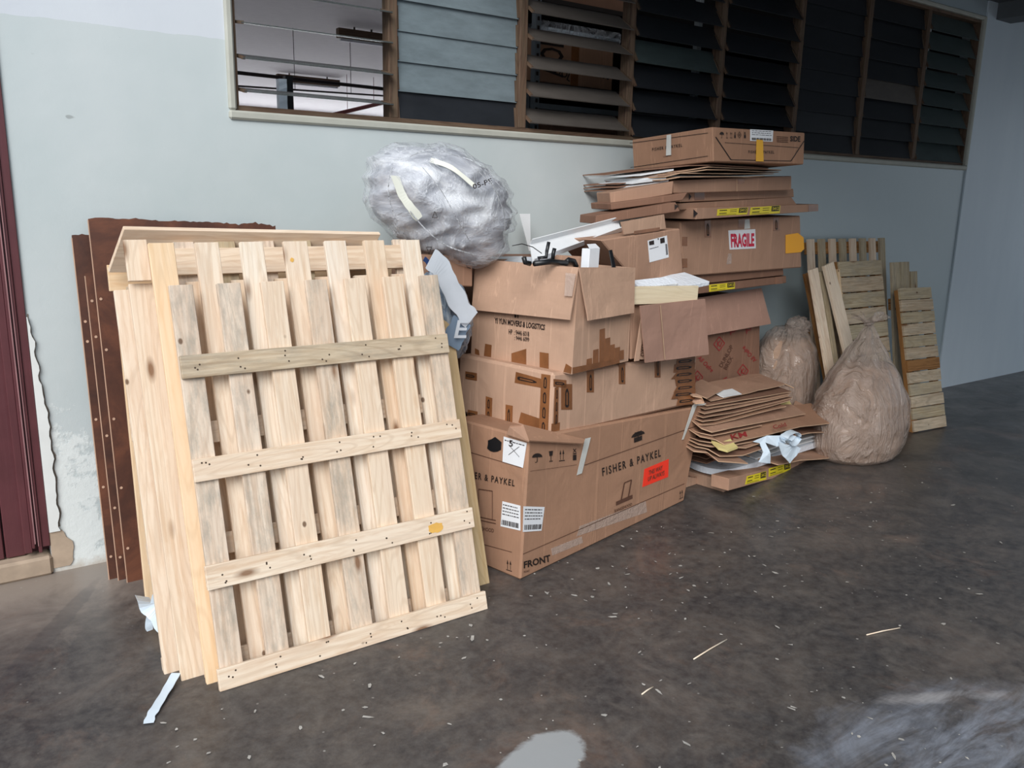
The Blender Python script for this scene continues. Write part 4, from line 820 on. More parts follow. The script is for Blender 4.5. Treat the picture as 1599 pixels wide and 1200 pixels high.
for i, (pp, m_, e_, lb) in enumerate((
    ([(962, 271, -.30), (1010, 265, -.48), (1076, 258, -.66), (1116, 257, -.70), (1200, 262, -.68)], 'cardboard_dark', 'cardboard_dark', 'topmost brown sheet under the SIDE carton, its left tip sticking out farthest'),
    ([(972, 274, -.34), (1000, 273, -.46), (1052, 264, -.60)], 'white_board', 'white_board', 'white sheet just under the topmost brown one, below the SIDE carton'),
    ([(1057, 268, -.64), (1106, 260.5, -.70), (1220, 265, -.62)], 'cardboard_dark', 'cardboard_edge', 'second brown sheet from the top in the sheaf under the SIDE carton'),
    ([(1046, 271, -.62), (1104, 264, -.70), (1216, 268, -.60)], 'cardboard_dark', 'cardboard_edge', 'third brown sheet from the top in the sheaf under the SIDE carton'),
    ([(1038, 276, -.62), (1062, 270, -.68), (1208, 271, -.62)], 'cardboard', 'cardboard_edge', 'fourth brown sheet from the top in the sheaf under the SIDE carton'),
    ([(999, 279, -.44), (1038, 274, -.60)], 'white_board', 'white_board', 'shortest white sheet in the sheaf under the SIDE carton'),
    ([(1032, 281, -.60), (1062, 276, -.68), (1194, 275, -.62)], 'cardboard', 'cardboard_edge', 'lowest long brown sheet in the sheaf under the SIDE carton'),
    ([(986, 285, -.40), (1040, 278, -.62)], 'white_board', 'white_board', 'third white sheet from the top in the sheaf under the SIDE carton'),
    ([(963, 287, -.30), (984, 284.5, -.38), (1052, 282, -.62)], 'cardboard_dark', 'cardboard_dark', 'upper of the short brown ends at the left of the sheaf'),
    ([(982, 291, -.38), (1044, 281.5, -.62)], 'white_board', 'white_board', 'fourth white sheet from the top in the sheaf under the SIDE carton'),
    ([(963, 292, -.30), (984, 289, -.38), (1052, 285, -.60)], 'cardboard_dark', 'cardboard_dark', 'middle of the short brown ends at the left of the sheaf'),
    ([(983, 296, -.38), (1052, 282, -.62)], 'white_board', 'white_board', 'lowest white sheet in the sheaf under the SIDE carton'),
    ([(964, 297, -.30), (986, 294, -.38), (1054, 285, -.60)], 'cardboard_dark', 'cardboard_dark', 'lowest of the short brown ends at the left of the sheaf'))):
    hsheet('folded_sheet', lb, 'sheet', pp, (.03, .30, -.004), .0045 if m_ != 'white_board' else .0075, m_, SG, e_)
# top carton
T8 = Carton('shallow brown carton printed SIDE with an orange tape, on the very top of the tower', (3.12, -.74), -1, [(1114, 252.5), (1255, 257), (1257, 207.5), (1112.5, 198.5)], .56, 'cardboard_print', name='cooktop_carton', dz=-.034, bevel=.004)
ic = [(UMB, 1123, 7), (ARROWS, 1133, 3), (ARROWS, 1139, 4), (BINI, 1145, 4), (DIA, 1151, 6), (BINI, 1160, 5)]
for pg, x, w in ic: T8.fp(pg, [(x, 215.5), (x+w, 216), (x+w, 206), (x, 205.5)])
T8.ft('SIDE', [(1233, 221), (1249, 221.5), (1249, 213), (1233, 212.5)], bold=.03); T8.ft('FISHER & PAYKEL', [(1168, 239.5), (1208, 240), (1208, 235.5), (1168, 235)], space=1.3)
T8.fp([[(0, 0), (1, 0), (1, 1), (0, 1)]], [(1131, 223), (1246, 231), (1246, 230.4), (1131, 222.4)]); T8.fp([line((0, 1), (.16, 0), .012), line((.16, 0), (.84, 0), .03), line((.84, 0), (1, 1), .012)], [(1117, 249), (1255, 252), (1255, 220), (1117, 214)])
for i in range(4): T8.fp([[(0, 0), (1, 0), (1, 1), (0, 1)]], [(1212, 214+i*2.6), (1230, 215+i*2.6), (1230, 214+i*2.6), (1212, 213+i*2.6)], 'ink_soft')
Q = [(1171, 220), (1206, 221.5), (1207, 204), (1171, 202)]; paper_label(T8, 'F', Q, rows=3)
T8.fd('tape', [(1179, 252), (1191, 252.5), (1190, 219), (1180, 218)], 'yellow_tape', off=.006)
T8.lt('FISHER & PAYKEL', [(1019, 236), (1066, 229), (1066, 224), (1019, 231)], space=1.3); T8.lt('COOKTOP', [(1036, 245.5), (1049, 243.5), (1049, 242), (1036, 244)], 'ink')
for a_, b_ in (((984, 224), (1106, 208)), ((985, 262), (1106, 244))): T8.lp([[(0, 0), (1, 0), (1, 1), (0, 1)]], [a_, b_, (b_[0], b_[1]-.8), (a_[0], a_[1]-.8)])
T8.ld('tape', [(1041, 243), (1049, 242), (1049, 210), (1042, 211)], 'tape_grey', off=.005)

# ------------------------------------------------------------------ the heap of flattened cardboard in front of the tower
random.seed(5)
def sheet(name, label, cat, c, rot, L, H, t, mat, group=None, bend=0.0, tiltx=0.0, tilty=0.0, fold=0.0, seed=0, thick=None):
    c = Vector(c); ca, sa = math.cos(rot), math.sin(rot); m = 12; q = 6; vs = []; fs = []
    for k in range(m+1):
        for j in range(q+1):
            u = -L/2+L*k/m; v = -H/2+H*j/q
            z = tiltx*u+tilty*v+bend*((2*u/L)**2)+.006*noise.noise(Vector((u*3+seed*7, v*3, seed)))*2
            e = random.uniform(-.006, .006) if k in (0, m) or j in (0, q) else 0
            if fold and u > L*.28: z += fold*(u-L*.28)
            vs.append(c+Vector(((u+e)*ca-(v+e)*sa, (u+e)*sa+(v+e)*ca, z)))
    w = q+1
    for k in range(m):
        for j in range(q): fs.append((k*w+j, (k+1)*w+j, (k+1)*w+j+1, k*w+j+1))
    o = mesh_obj(name, vs, fs, mat, origin=c); s_ = o.modifiers.new('t', 'SOLIDIFY'); s_.thickness = t; s_.offset = 0
    return tag(o, label, cat, group)
FP1 = Carton('flat carton on the floor behind the yellow labelled one at the foot of the heap', (3.37, -.783), 9, [(1130, 766), (1225, 743), (1225, 728), (1130, 752)], .40, 'cardboard_light', zb=0.0, bevel=.002)
z_ = FP1.F[3].z
FP1.fp([[(0, 1), (1, 1), (.5, 0)]], [(1131, 765), (1138, 763), (1138, 752), (1131, 754)])
FP2 = Carton('flat carton with two yellow labels, in front at the bottom of the cardboard heap', (3.44, -.85), 13, [(1137, 767), (1290, 725), (1290, 709), (1138, 748)], .10, 'cardboard', bevel=.002)
ylabel(FP2, [(1163, 757), (1196, 749), (1196, 736), (1166, 744)]); ylabel(FP2, [(1200, 745), (1234, 735), (1234, 722), (1200, 732)])
FP3 = Carton('flat brown tray end at the bottom left of the heap, against the rangehood carton', (3.24, -.63), 6, [(1072, 762), (1125, 768), (1128, 752), (1074, 745)], .22, 'cardboard_light', zb=0.0, bevel=.002)
zt = z_
HG = 'flattened cardboard on the floor heap'
def foam_path(name, label, pxs, z, depth, t, mat):
    Fp = [fl(p, z) for p in pxs]; P = []
    for k in range(len(Fp)-1):
        for q in range(5):
            u = q/5; p0 = Fp[max(k-1, 0)]; p1_ = Fp[k]; p2_ = Fp[k+1]; p3_ = Fp[min(k+2, len(Fp)-1)]
            P.append(.5*((2*p1_)+(p2_-p0)*u+(2*p0-5*p1_+4*p2_-p3_)*u*u+(3*p1_-p0-3*p2_+p3_)*u**3))
    P.append(Fp[-1]); up = Vector((0, 0, t)); n = len(P); B = [Vector((p.x*.85+.15*P[n//2].x, P[n//2].y+depth, z)) for p in P]
    top = [p+up for p in P]+[b+up for b in B[::-1]]; bot = [p for p in P]+B[::-1]; N2 = len(top); c = sum(P, Vector())/n
    vs = top+bot; fs = [(k, k+1, N2-2-k, N2-1-k) for k in range(n-1)]+[(N2+k+1, N2+k, N2+N2-1-k, N2+N2-2-k) for k in range(n-1)]+[((k+1) % N2, k, N2+k, N2+(k+1) % N2) for k in range(N2)]
    o = mesh_obj(name, vs, fs, mat, origin=c); b = o.modifiers.new('b', 'BEVEL'); b.width = .004; b.segments = 2; b.limit_method = 'ANGLE'; b.angle_limit = .9
    return tag(o, label, 'foam')
foam_path('foam_sheet', 'thick white foam sheet with a rounded corner along the foot of the heap', [(1074, 727), (1090, 736), (1115, 742), (1142, 742), (1180, 731), (1235, 712), (1292, 694)], zt+.012, .34, .034, 'white_foam')
foam_path('foam_sheet', 'white foam sheet fanned out at the right of the heap, just above the thick one', [(1180, 719), (1235, 700), (1295, 683)], zt+.052, .30, .010, 'white_board')
foam_path('foam_sheet', 'uppermost thin white foam sheet at the right end of the heap', [(1190, 708), (1240, 692), (1297, 677)], zt+.074, .30, .012, 'white_board')
foam_path('foam_sheet', 'white padded sheet tucked in at the far left of the heap above the thick foam', [(1072, 716), (1086, 714), (1112, 722)], zt+.052, .24, .03, 'white_foam')
for i, (pp, bk, m_, lb) in enumerate((
    ([(1110, 626, -.74), (1170, 613, -.66), (1226, 600, -.58), (1240, 606, -.60)], (.04, .24, .02), 'cardboard', 'topmost flattened sheet of the floor heap, greyish brown'),
    ([(1104, 633, -.77), (1180, 621, -.70), (1236, 611, -.64)], (.03, .26, .01), 'cardboard_dark', 'second flattened sheet from the top of the floor heap'),
    ([(1101, 639, -.79), (1160, 629, -.72), (1234, 615, -.66)], (.03, .28, .01), 'cardboard_dark', 'third flattened sheet from the top of the floor heap'),
    ([(1100, 646, -.80), (1160, 634, -.74), (1232, 618, -.68)], (.03, .30, .0), 'cardboard', 'fourth flattened sheet from the top of the floor heap'),
    ([(1098, 652, -.81), (1150, 643, -.76), (1237, 621, -.68)], (.03, .30, .0), 'cardboard_dark', 'fifth flattened sheet from the top of the floor heap'),
    ([(1097, 658, -.82), (1118, 656, -.80), (1234, 625, -.70)], (.03, .30, .0), 'cardboard_dark', 'sixth flattened sheet from the top of the floor heap'),
    ([(1096, 664, -.83), (1116, 662, -.81), (1228, 634, -.72)], (.03, .30, .0), 'cardboard_print', 'seventh flattened sheet, bowed at the middle of the heap'),
    ([(1095, 668, -.84), (1112, 674, -.86), (1220, 653, -.76), (1258, 646, -.72)], (.02, .20, .055), 'cardboard', 'folded sheet with a pale front edge running to the yellow card, mid heap'),
    ([(1094, 676, -.84), (1112, 680, -.85), (1190, 664, -.80)], (.03, .30, .0), 'cardboard_dark', 'dark sheet between the pale edged fold and the red printed sheet'),
    ([(1093, 682, -.85), (1118, 687, -.87), (1131, 694, -.89), (1250, 666, -.82), (1314, 658, -.78)], (.0, .22, .060), 'cardboard_print', 'long sheet with red print fanning over the sack, across the middle of the heap'),
    ([(1092, 688, -.84), (1120, 693, -.86), (1132, 698, -.88), (1190, 686, -.85)], (.03, .28, .0), 'cardboard_dark', 'sheet right under the red printed one at the left of the heap'),
    ([(1090, 693, -.84), (1110, 697, -.86), (1165, 699, -.88), (1192, 690, -.87)], (.03, .28, .01), 'cardboard', 'crumpled sheet lying low in the left part of the heap'),
    ([(1086, 698, -.84), (1106, 702, -.86), (1124, 712, -.90), (1160, 710, -.90), (1192, 700, -.88)], (.03, .26, .02), 'cardboard_dark', 'crumpled brown sheet curling down over the foam'),
    ([(1083, 704, -.83), (1105, 706, -.86), (1122, 720, -.92), (1150, 722, -.93), (1168, 723, -.94)], (.02, .22, .035), 'cardboard', 'lowest crumpled sheet, its fold hanging over the thick white foam'),
    ([(1215, 726, -.84), (1250, 719, -.82), (1311, 714, -.78)], (-.1, .24, .03), 'cardboard', 'pointed brown sheet jutting right at the foot of the heap'),
    ([(1240, 681, -.82), (1262, 676, -.80), (1290, 675, -.76)], (.0, .22, .0), 'cardboard_dark', 'small dark sheet above the white foam at the right of the heap'))):
    hsheet('cardboard_sheet', lb, 'cardboard', pp, bk, .0055, m_, HG)
red_ = [o for o in bpy.data.objects if o.get('label', '').startswith('long sheet with red print')][0]
for w_, a_, b_, h_ in (('KM', (1142, 690), (1166, 685), -8), ('Cold', (1208, 674), (1228, 669), -6)):
    P_ = [at(a_, -.875), at(b_, -.85), at((b_[0]-3, b_[1]+h_), -.80), at((a_[0]-3, a_[1]+h_), -.82)]; text('printing', w_, P_, (P_[1]-P_[0]).cross(P_[3]-P_[0]).normalized(), 'ink_red', red_, off=.012)
N_S = 9; ORD = ['first', 'second', 'third', 'fourth', 'fifth', 'sixth', 'seventh', 'eighth', 'ninth']
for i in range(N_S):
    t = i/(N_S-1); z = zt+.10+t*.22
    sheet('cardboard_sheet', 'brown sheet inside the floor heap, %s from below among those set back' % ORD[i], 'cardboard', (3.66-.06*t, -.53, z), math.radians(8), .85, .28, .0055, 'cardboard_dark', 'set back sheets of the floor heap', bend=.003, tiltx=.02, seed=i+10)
hsheet('card', 'small greenish yellow card on the heap beside the rear sack', 'card', [(1222, 646, -.66), (1242, 641, -.64)], (.0, .05, .05), .003, 'pale_yellow', None, 'pale_yellow')
hsheet('card', 'small pale yellow block low in the heap above the foam', 'card', [(1122, 700, -.90), (1136, 704, -.92), (1152, 698, -.91)], (.0, .05, .03), .012, 'pale_yellow', None, 'pale_yellow')
hsheet('cardboard_sheet', 'bent brown cardboard end beside the yellow card on the heap', 'cardboard', [(1238, 650, -.64), (1259, 647, -.62), (1263, 636, -.58)], (.0, .10, .02), .006, 'cardboard')
hsheet('cardboard_sheet', 'grey tan cardboard corner lying on top of the heap at its left', 'cardboard', [(1082, 612, -.70), (1104, 622, -.76), (1130, 608, -.66)], (-.02, .14, .03), .004, 'cardboard')
hsheet('cardboard_sheet', 'crumpled cardboard end wedged above the right top of the largest carton', 'cardboard', [(1082, 618, -.80), (1096, 620, -.82), (1100, 628, -.84), (1086, 630, -.80)], (.02, .10, .01), .006, 'cardboard_light')
hsheet('plastic_sleeve', 'small shiny clear sleeve lying on top of the heap', 'sleeve', [(1130, 621, -.72), (1158, 615, -.69)], (-.02, .05, .02), .004, 'white_board', None, 'white_board')
def ribbon(name, label, pts, w, mat, parent=None, wdir=Vector((0, 0, 1)), cat='strap'):
    pts = [Vector(p) for p in pts]; c = sum(pts, Vector())/len(pts); vs = []; fs = []
    # smooth
    P = []
    for i in range(len(pts)-1):
        for k in range(6):
            t = k/6; p0 = pts[max(i-1, 0)]; p1_ = pts[i]; p2_ = pts[i+1]; p3_ = pts[min(i+2, len(pts)-1)]
            P.append(.5*((2*p1_)+(p2_-p0)*t+(2*p0-5*p1_+4*p2_-p3_)*t*t+(3*p1_-p0-3*p2_+p3_)*t**3))
    P.append(pts[-1])
    for i, p in enumerate(P):
        d = (P[min(i+1, len(P)-1)]-P[max(i-1, 0)]).normalized(); s_ = d.cross(wdir); 
        if s_.length < .1: s_ = Vector((1, 0, 0))
        s_ = s_.normalized()*w/2*(1+.25*noise.noise(Vector((i*.3, 0, 5)))); vs += [p-s_, p+s_]
    for i in range(len(P)-1): fs.append((2*i, 2*i+2, 2*i+3, 2*i+1))
    o = mesh_obj(name, vs, fs, mat, parent, origin=None if parent else c); m_ = o.modifiers.new('t', 'SOLIDIFY'); m_.thickness = .0012
    if not parent: tag(o, label, cat)
    return o
st = thing('fabric_strap', 'wide pale blue grey fabric strap draped and curled over the front of the heap', 'strap', at((1200, 700), -.86))
def pxslab(name, pts, t, mat, parent):
    P = [at(p[:2], p[2]) for p in pts]; n = Vector((0, -1, .2)).normalized(); o = mesh_obj(name, P, [tuple(range(len(P)))], mat, parent)
    bm = bmesh.new(); bm.from_mesh(o.data); bmesh.ops.triangulate(bm, faces=bm.faces[:]); bmesh.ops.subdivide_edges(bm, edges=bm.edges[:], cuts=2)
    for v in bm.verts: v.co.y += .012*noise.noise(v.co*14)
    bm.to_mesh(o.data); bm.free(); m_ = o.modifiers.new('t', 'SOLIDIFY'); m_.thickness = t; return o
pxslab('strap_band', [(1174, 690, -.870), (1198, 681, -.870), (1222, 680, -.880), (1224, 692, -.890), (1212, 698, -.895), (1196, 692, -.890), (1201, 706, -.900), (1203, 724, -.895), (1185, 722, -.890), (1191, 706, -.890), (1187, 693, -.880)], .003, 'plastic_blue_white', st)
pxslab('strap_band', [(1214, 690, -.895), (1226, 694, -.900), (1242, 696, -.905), (1250, 700, -.905), (1244, 712, -.905), (1233, 724, -.900), (1222, 712, -.900), (1217, 700, -.900)], .003, 'plastic_blue_white', st)
ribbon('strap_curl', '', [at(p, -.905) for p in ((1222, 690), (1226, 681), (1236, 675), (1244, 675), (1246, 682), (1240, 692), (1233, 695), (1230, 688), (1238, 680))], .045, 'plastic_blue_white', st, Vector((.35, -.1, .9)))

# ------------------------------------------------------------------ sacks
def blob(name, c, rx, ry, rz, fn, mat, parent, nu=72, nv=48, rot=0.0, zmin=None):
    vs = []; fs = []; ca, sa = math.cos(rot), math.sin(rot)
    for j in range(nv+1):
        ph = -math.pi/2+math.pi*j/nv
        for i in range(nu):
            th = 2*math.pi*i/nu; d = Vector((math.cos(ph)*math.cos(th), math.cos(ph)*math.sin(th), math.sin(ph))); k = fn(d, th, ph)
            p = Vector((d.x*rx*k, d.y*ry*k, d.z*rz*k)); p = Vector((p.x*ca-p.z*sa, p.y, p.x*sa+p.z*ca)); p = Vector(c)+p
            if zmin is not None and p.z < zmin: p.z = zmin
            vs.append(p)
    for j in range(nv):
        for i in range(nu): i2 = (i+1) % nu; fs.append((j*nu+i, j*nu+i2, (j+1)*nu+i2, (j+1)*nu+i))
    return mesh_obj(name, vs, fs, mat, parent, smooth=True)
def ridge(d, s, seed): return 1-abs(noise.noise(d*s+Vector((seed, seed*2, 3))))*2
bc = Vector((1.80, -.46, 1.468))
sack = thing('plastic_sack', 'huge clear plastic sack of bubble wrap resting high on the cartons by the wall', 'sack', (bc.x, bc.y, 1.24))
LOBES = [(Vector((-.88, -.1, .42)), .12, 10), (Vector((.55, -.5, -.75)), .20, 9), (Vector((-.15, 0, 1)), .07, 8), (Vector((.9, -.2, .35)), .05, 5)]
def fsack(d, th, ph, a=1.0, w=.05):
    e_ = Vector((d.x*1.2+d.z*.9, d.y, (d.z-d.x*.7)*2.6)); k = .95+w*(ridge(e_, 1.1, 1)-.6)+w*.25*(ridge(e_, 2.4, 7)-.6)+.04*noise.noise(d*1.6)
    for v, h, s_ in LOBES: k += h*math.exp(-s_*(1-d.dot(v.normalized())))
    return k*a
blob('bubble_wrap', bc, .335, .29, .225, lambda d, t, p: fsack(d, t, p, .95, .09), 'bubble_wrap', sack, rot=-.28)
blob('film', bc, .340, .295, .230, lambda d, t, p: fsack(d, t, p, 1.01, .085), 'film_clear', sack, nu=140, nv=90, rot=-.28)
def on_sack(px, r=1.03):   # point on the front of the sack under a pixel
    d = ray(px).normalized(); best = None
    for i in range(400):
        p = CP+d*(2.6+i*.004); q = p-bc
        if (q.x/.345)**2+(q.y/.30)**2+(q.z/.235)**2 < r: return p-d*.02
    return at(px, -.6)
ribbon('strap', '', [on_sack(p) for p in ((617, 275), (628, 305), (642, 325), (655, 342))], .035, 'strap_cream', sack, Vector((0, -1, 0)))
m_film('film_pleat', srgb(232, 235, 240), .55, .08, 8.0)
for pw, pp in ((.006, ((640, 330), (668, 362), (700, 385), (740, 398))), (.005, ((660, 262), (690, 300), (715, 345), (735, 380))), (.006, ((735, 258), (768, 290), (786, 330), (788, 365))), (.004, ((700, 240), (745, 255), (780, 290))), (.005, ((612, 262), (606, 300), (618, 345))), (.004, ((750, 262), (778, 305), (770, 350))), (.004, ((640, 245), (665, 235), (700, 238)))):
    ribbon('film_pleat', '', [on_sack(p, 1.16) for p in pp], pw, 'film_pleat', sack, Vector((.5, -1, .4)))
ribbon('strap', '', [on_sack(p) for p in ((672, 250), (705, 262), (740, 290))], .018, 'strap_cream', sack, Vector((0, -1, 0)))
Qs = [on_sack((674, 340)), on_sack((682, 340)), on_sack((682, 330)), on_sack((674, 330))]; polys('printing', Qs, Vector((0, -1, 0)), [line((0, 0), (1, 0), .1), line((0, 0), (.5, 1), .1), line((.5, 1), (1, 0), .1)], 'ink', sack, off=.005)
Qs = [on_sack((665, 397)), on_sack((673, 397)), on_sack((673, 386)), on_sack((665, 386))]; polys('printing', Qs, Vector((0, -1, 0)), [line((0, 1), (1, 1), .1), line((0, 1), (.5, 0), .1), line((.5, 0), (1, 1), .1)], 'ink', sack, off=.005)
Qs = [on_sack((738, 296)), on_sack((768, 286)), on_sack((766, 278)), on_sack((736, 288))]; text('printing', '05-PE', Qs, Vector((0, -1, 0)), 'ink', sack, off=.006)
# small extra sheet of bubble wrap beyond the sack
loose('bubble_sheet', 'flat translucent bubble wrap sheet behind the big sack, upper left', 'wrap', [(600, 300, -.2), (650, 300, -.2), (642, 233, -.15), (602, 235, -.15)], -.2, .008, 'film_clear')
# striped blue and white sack between pallets and movers box
sb = thing('woven_sack', 'crumpled blue and white printed plastic sack squeezed between pallets and the movers box', 'sack', (1.72, -.62, .84))
blob('sack_body', Vector((1.725, -.60, 1.02)), .125, .13, .20, lambda d, t, p: .95+.12*(ridge(d, 2.6, 4)-.6)+.08*noise.noise(d*4), 'sack_blue', sb, rot=.2)
Wp = [at(p, -.76) for p in ((672, 404), (690, 420), (704, 450), (722, 482), (736, 500))]
ribbon('sack_fold', '', Wp, .085, 'sack_white', sb, Vector((0, -1, .15)))
ribbon('sack_fold', '', [at(p, -.755) for p in ((702, 540), (712, 520), (722, 500))], .09, 'sack_print', sb, Vector((0, -1, .15)))
Q = [at((708, 528), -.775), at((727, 528), -.775), at((731, 500), -.775), at((714, 500), -.775)]; text('printing', 'E', Q, Vector((0, -1, 0)), 'sack_white', sb, off=.004)
ribbon('sack_edge', '', [at(p, -.76) for p in ((662, 404), (668, 410), (672, 424))], .018, 'sack_navy', sb, Vector((0, -1, .15)))

# brown sacks: a lathe with folds
def sackbag(label, c, prof, mat, name, folds, seed, knot=True, squash=(1, 1), parts=('contents', 'film'), lean=(0, 0), fmat='film_haze', fill=.55):
    r = thing(name, label, 'sack', (c[0], c[1], c[2])); 
    def build(pn, pr_, m_, amp, k0, top=None):
        nu, nv = 120, 60; vs = []; fs = []; zt_ = pr_[-1][1] if top is None else top
        for j in range(nv+1):
            z = zt_*j/nv
            for (r0, z0_), (r1, z1_) in zip(pr_, pr_[1:]):
                if z0_ <= z <= z1_+1e-6: t = (z-z0_)/max(1e-6, z1_-z0_); t2 = t*t*(3-2*t); R = r0+(r1-r0)*t2*.5+(r1-r0)*t*.5; break
            g = z/pr_[-1][1]
            for i in range(nu):
                th = 2*math.pi*i/nu
                hi = max(0, g-.35); f = amp*(.12+1.5*hi)*math.sin(folds*th+2.2*noise.noise(Vector((math.cos(th)*1.5, math.sin(th)*1.5, g*1.5+seed))))+amp*.8*noise.noise(Vector((math.cos(th)*1.2, math.sin(th)*1.2, z*3+seed)))+amp*.35*(ridge(Vector((math.cos(th)*2.5, math.sin(th)*2.5, z*7)), 1.3, seed)-.6)
                rr = R*k0*(1+f); vs.append(Vector((c[0]+rr*math.cos(th)*squash[0]+lean[0]*g*g, c[1]+rr*math.sin(th)*squash[1]+lean[1]*g*g, c[2]+z+(.0 if j else 0))))
        for j in range(nv):
            for i in range(nu): i2 = (i+1) % nu; fs.append((j*nu+i, j*nu+i2, (j+1)*nu+i2, (j+1)*nu+i))
        fs.append(tuple(range(nu))[::-1]); fs.append(tuple(nv*nu+i for i in range(nu))); return mesh_obj(pn, vs, fs, m_, r, smooth=True)
    H = prof[-1][1]
    build('contents', [(a, b) for a, b in prof], 'shredded_brown', .03, .95, top=H*fill)
    build('film', prof, fmat, .075, 1.0)
    return r
bx, by = 4.56, -.76
Hn = .80
b1_ = sackbag('full clear sack of brown shredded packing, knotted at the top, foremost at the right', (bx, by, .002), [(.33, 0), (.385, .03), (.415, .10), (.425, .22), (.40, .36), (.31, .50), (.19, .63), (.085, .74), (.028, .81)], 'x', 'rubbish_sack', 11, 2.0, squash=(.82, .60), lean=(.0, .0), fill=.70)
# gathered neck and ruffle
ct = Vector((bx-.01, by, .81)); vs = []; fs = []; nu = 60
for j in range(9):
    t = j/8; R = .026+.075*t**1.3
    for i in range(nu):
        th = 2*math.pi*i/nu; q = 1+.45*t*math.sin(7*th+1.5*math.sin(3*th)); vs.append(ct+Vector((R*q*math.cos(th)*1.1+.02*t, R*q*.7*math.sin(th), .07*t*(1-.3*t)+.02*t*math.sin(5*th))))
for j in range(8):
    for i in range(nu): i2 = (i+1) % nu; fs.append((j*nu+i, j*nu+i2, (j+1)*nu+i2, (j+1)*nu+i))
mesh_obj('ruffle', vs, fs, 'film_haze', b1_, smooth=True)
tube('knot', [ct+Vector((.03*math.cos(k*.7), .022*math.sin(k*.7), .003*k-.01)) for k in range(10)], .008, 'film_haze', b1_)
b2_ = sackbag('rear clear sack of brown shredded packing with a loose top, beside the red printed box', (4.43, -.29, .002), [(.22, 0), (.255, .05), (.27, .3), (.265, .48), (.24, .60), (.17, .69), (.10, .74)], 'x', 'rubbish_sack', 7, 5.0, squash=(.80, .72), fill=.9)
blob('top_tuft', Vector((4.50, -.31, .74)), .09, .07, .065, lambda d, t, p: 1+.3*(ridge(d, 2.2, 8)-.6), 'film_haze', b2_, nu=40, nv=24)
# blue-white twisted plastic and ribbon by the pallets' left foot
tw = thing('plastic_scrap', 'twisted blue and white plastic scrap sticking out at the left foot of the pallets', 'plastic', fl((245, 965), .03))
ribbon('plastic_band', '', [fl(p, z) for p, z in (((222, 932), .10), ((232, 950), .11), ((245, 962), .09), ((262, 985), .05), ((285, 988), .03))], .05, 'plastic_blue_white', tw, Vector((0, -1, .2)))
ribbon('plastic_band', '', [fl(p, z) for p, z in (((243, 930), .12), ((238, 950), .09), ((232, 972), .06), ((234, 985), .03))], .022, 'plastic_blue_white', tw, Vector((0, -1, .2)))
ribbon('plastic_band', '', [fl(p, z) for p, z in (((246, 936), .12), ((244, 960), .08), ((258, 978), .05))], .018, 'plastic_blue_white', tw, Vector((0, -1, .2)))
rb = ribbon('plastic_ribbon', 'thin clear plastic ribbon trailing on the floor at the left foot of the front pallets', [fl((275, 1052), .02), fl((262, 1075), .012), fl((245, 1103), .008), fl((236, 1118), .006), fl((232, 1130), .004)], .028, 'plastic_blue_white', None, Vector((0, 0, 1)), 'ribbon')

# ------------------------------------------------------------------ pallets far right
def lean_panel(label, bl, br, tl_, group, fn, name='wooden_pallet'):
    bl, br = Vector(bl), Vector(br); U = (br-bl).normalized(); V = (Vector(tl_)-bl); V = (V-U*V.dot(U)).normalized(); N = U.cross(V); r = thing(name, label, 'pallet', (bl+br)/2, group); fn(bl, U, V, N, (br-bl).length, r); return r
def q1(P, U, V, N, w, r):
    for i in range(8): plank('slat', P, U, V, N, i*.118, i*.118+.066, 0, 1.29, 0, .018, ('pine', 'pine_dull')[i % 2], r)
    for v in (.08, .62, 1.19): plank('cross_board', P, U, V, N, 0, .892, v, v+.08, -.02, -.001, 'pine_brown', r)
lean_panel('far pallet of narrow upright slats leaning on the wall, only its top showing', (4.80, -.30, 0), (5.70, -.30, 0), (4.80, -.09, 1.27), 'pallets leaning in the far corner', q1)
def bpl(label, pxt, pxb, yt, yb, w, mat, lbl_name='wooden_board'):
    T, Bt = at(pxt, yt), at(pxb, yb)
    V = (T-Bt).normalized(); 
    if Bt.z > .0: Bt = Bt-V*(Bt.z/V.z)
    V = (T-Bt).normalized(); U = (Xv-V*Xv.dot(V)).normalized(); N = U.cross(V); r = thing(lbl_name, label, 'board', (Bt.x+w/2, Bt.y, 0), 'boards standing in the far corner'); plank('board', Bt, U, V, N, 0, w, 0.0, (T-Bt).length, -.02, 0, mat, r)
bpl('orange brown plank behind the rear sack, darkest of the far boards', (1257, 428), (1275, 520), -.30, -.38, .075, 'pine_brown')
bpl('narrow pale plank standing right of the orange brown one', (1265, 422), (1288, 560), -.42, -.52, .08, 'pine')
bpl('thin pine plank seen just left of the widest far board', (1281, 425), (1302, 560), -.38, -.48, .045, 'pine_dull')
bpl('widest pale plank in front of the small slatted panel', (1287, 416), (1322, 560), -.42, -.54, .105, 'pine_white')
def q3(P, U, V, N, w, r):
    H = 1.17
    for i in range(9): plank('slat', P, U, V, N, .0, w, H-.10-i*.105, H-.003-i*.105, 0, .016, ('pine_dull', 'pine_weathered')[i % 2], r, jit=.001)
    for u in (-.005, w/2, w-.06): plank('stringer', P, U, V, N, u, u+.065, 0, H, -.04, -.001, 'pine_brown', r)
    plank('side_strip', P, U, V, N, -.02, .01, 0, H-.05, -.03, .014, 'pine_yellow', r)
P_ = at((1305, 420), -.30)
lean_panel('square slatted panel behind the knotted sack, grey horizontal boards', (P_.x+.02, -.56, 0), (P_.x+.50, -.56, 0), (P_.x+.02, -.30, P_.z), 'pallets leaning in the far corner', q3)
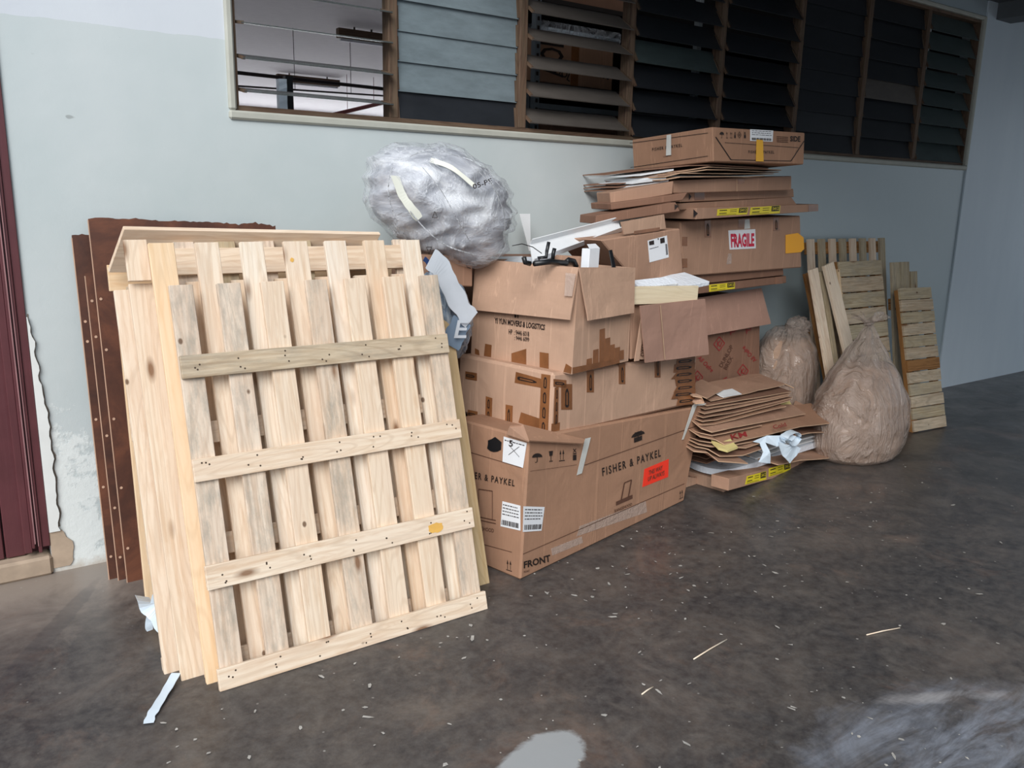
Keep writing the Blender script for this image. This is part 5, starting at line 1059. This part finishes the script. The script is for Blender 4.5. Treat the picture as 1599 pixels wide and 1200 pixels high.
def q4(P, U, V, N, w, r):
    H = .985
    for i in range(12):
        m_ = 'pine_brown' if i == 6 else ('pine_dull', 'pine_weathered')[i % 2]
        plank('slat', P, U, V, N, .0, w+random.uniform(-.008, .008), H-(i+1)*H/12+.004, H-i*H/12-.002, 0, .018, m_, r, jit=.0015)
    for u in (.0, w-.07): plank('stringer', P, U, V, N, u, u+.065, -.005, H-.01, -.03, -.001, 'pine_brown', r)
Bl, Br = fl((1425, 676)), fl((1474, 667)); T_ = at((1392, 459), -.42)
lean_panel('narrow panel of twelve horizontal weathered boards, rightmost of all', Bl, Br, T_, 'pallets leaning in the far corner', q4)
def q5(P, U, V, N, w, r):
    for u0, u1, h in ((0, .1, 1.13), (.105, .22, 1.13), (.235, .32, 1.06)): plank('slat', P, U, V, N, u0, u1, 0, h, 0, .018, 'pine_dull', r)
    plank('cross_board', P, U, V, N, 0, .32, .2, .28, -.02, -.001, 'pine_brown', r); plank('cross_board', P, U, V, N, 0, .32, .8, .88, -.02, -.001, 'pine_brown', r)
a_ = at((1385, 412), -.28); lean_panel('panel with three upright grey slats whose ends rise behind the narrow board panel', (a_.x+.03, -.46, 0), (a_.x+.4, -.46, 0), (a_.x+.03, -.28, a_.z), 'pallets leaning in the far corner', q5)

# ------------------------------------------------------------------ litter on the floor
random.seed(21); vs, fs = [], []
for i in range(650):
    x = random.uniform(.3, 5.5); y = random.uniform(-3.2, -1.15) if random.random() < .8 else random.uniform(-1.4, -.9)
    if x < 1.7 and y > -1.25: continue
    if random.random() > 1.25-.30*abs(x-1.5): continue
    s_ = random.uniform(.002, .0065)*(1.5 if random.random() < .08 else 1); a = random.uniform(0, 6.3); k = random.choice((1, 1, 1.6, 3)); n = 5; b = len(vs)
    for t in range(n):
        r0 = s_*random.uniform(.6, 1.3); px_, py_ = r0*math.cos(t*6.283/n)*k, r0*math.sin(t*6.283/n); vs.append((x+px_*math.cos(a)-py_*math.sin(a), y+px_*math.sin(a)+py_*math.cos(a), .0012+random.uniform(0, .002)))
    fs.append(tuple(range(b, b+n)))
m_plain('chips', srgb(176, 172, 166), .8, .2)
tag(mesh_obj('wood_chips', vs, fs, 'chips', origin=(2, -2, 0)), 'pale wood chips and paper crumbs scattered over the dark floor', 'litter', kind='stuff')
for pa, pb, lb in (((1083, 1030), (1135, 999), 'longest pale splinter lying on the dark floor, right of centre'), ((1002, 1085), (1020, 1073), 'short pale splinter near the bottom edge, left of the long splinter'), ((1353, 992), (1405, 981), 'thin pale splinter lying farthest to the right on the floor')):
    a, b = fl(pa, .003), fl(pb, .003); o = tube('wood_splinter', [a, a.lerp(b, .5)+Vector((0, 0, .002)), b], .0025, 'pine_white', None, seg=5, origin=a); tag(o, lb, 'splinter')
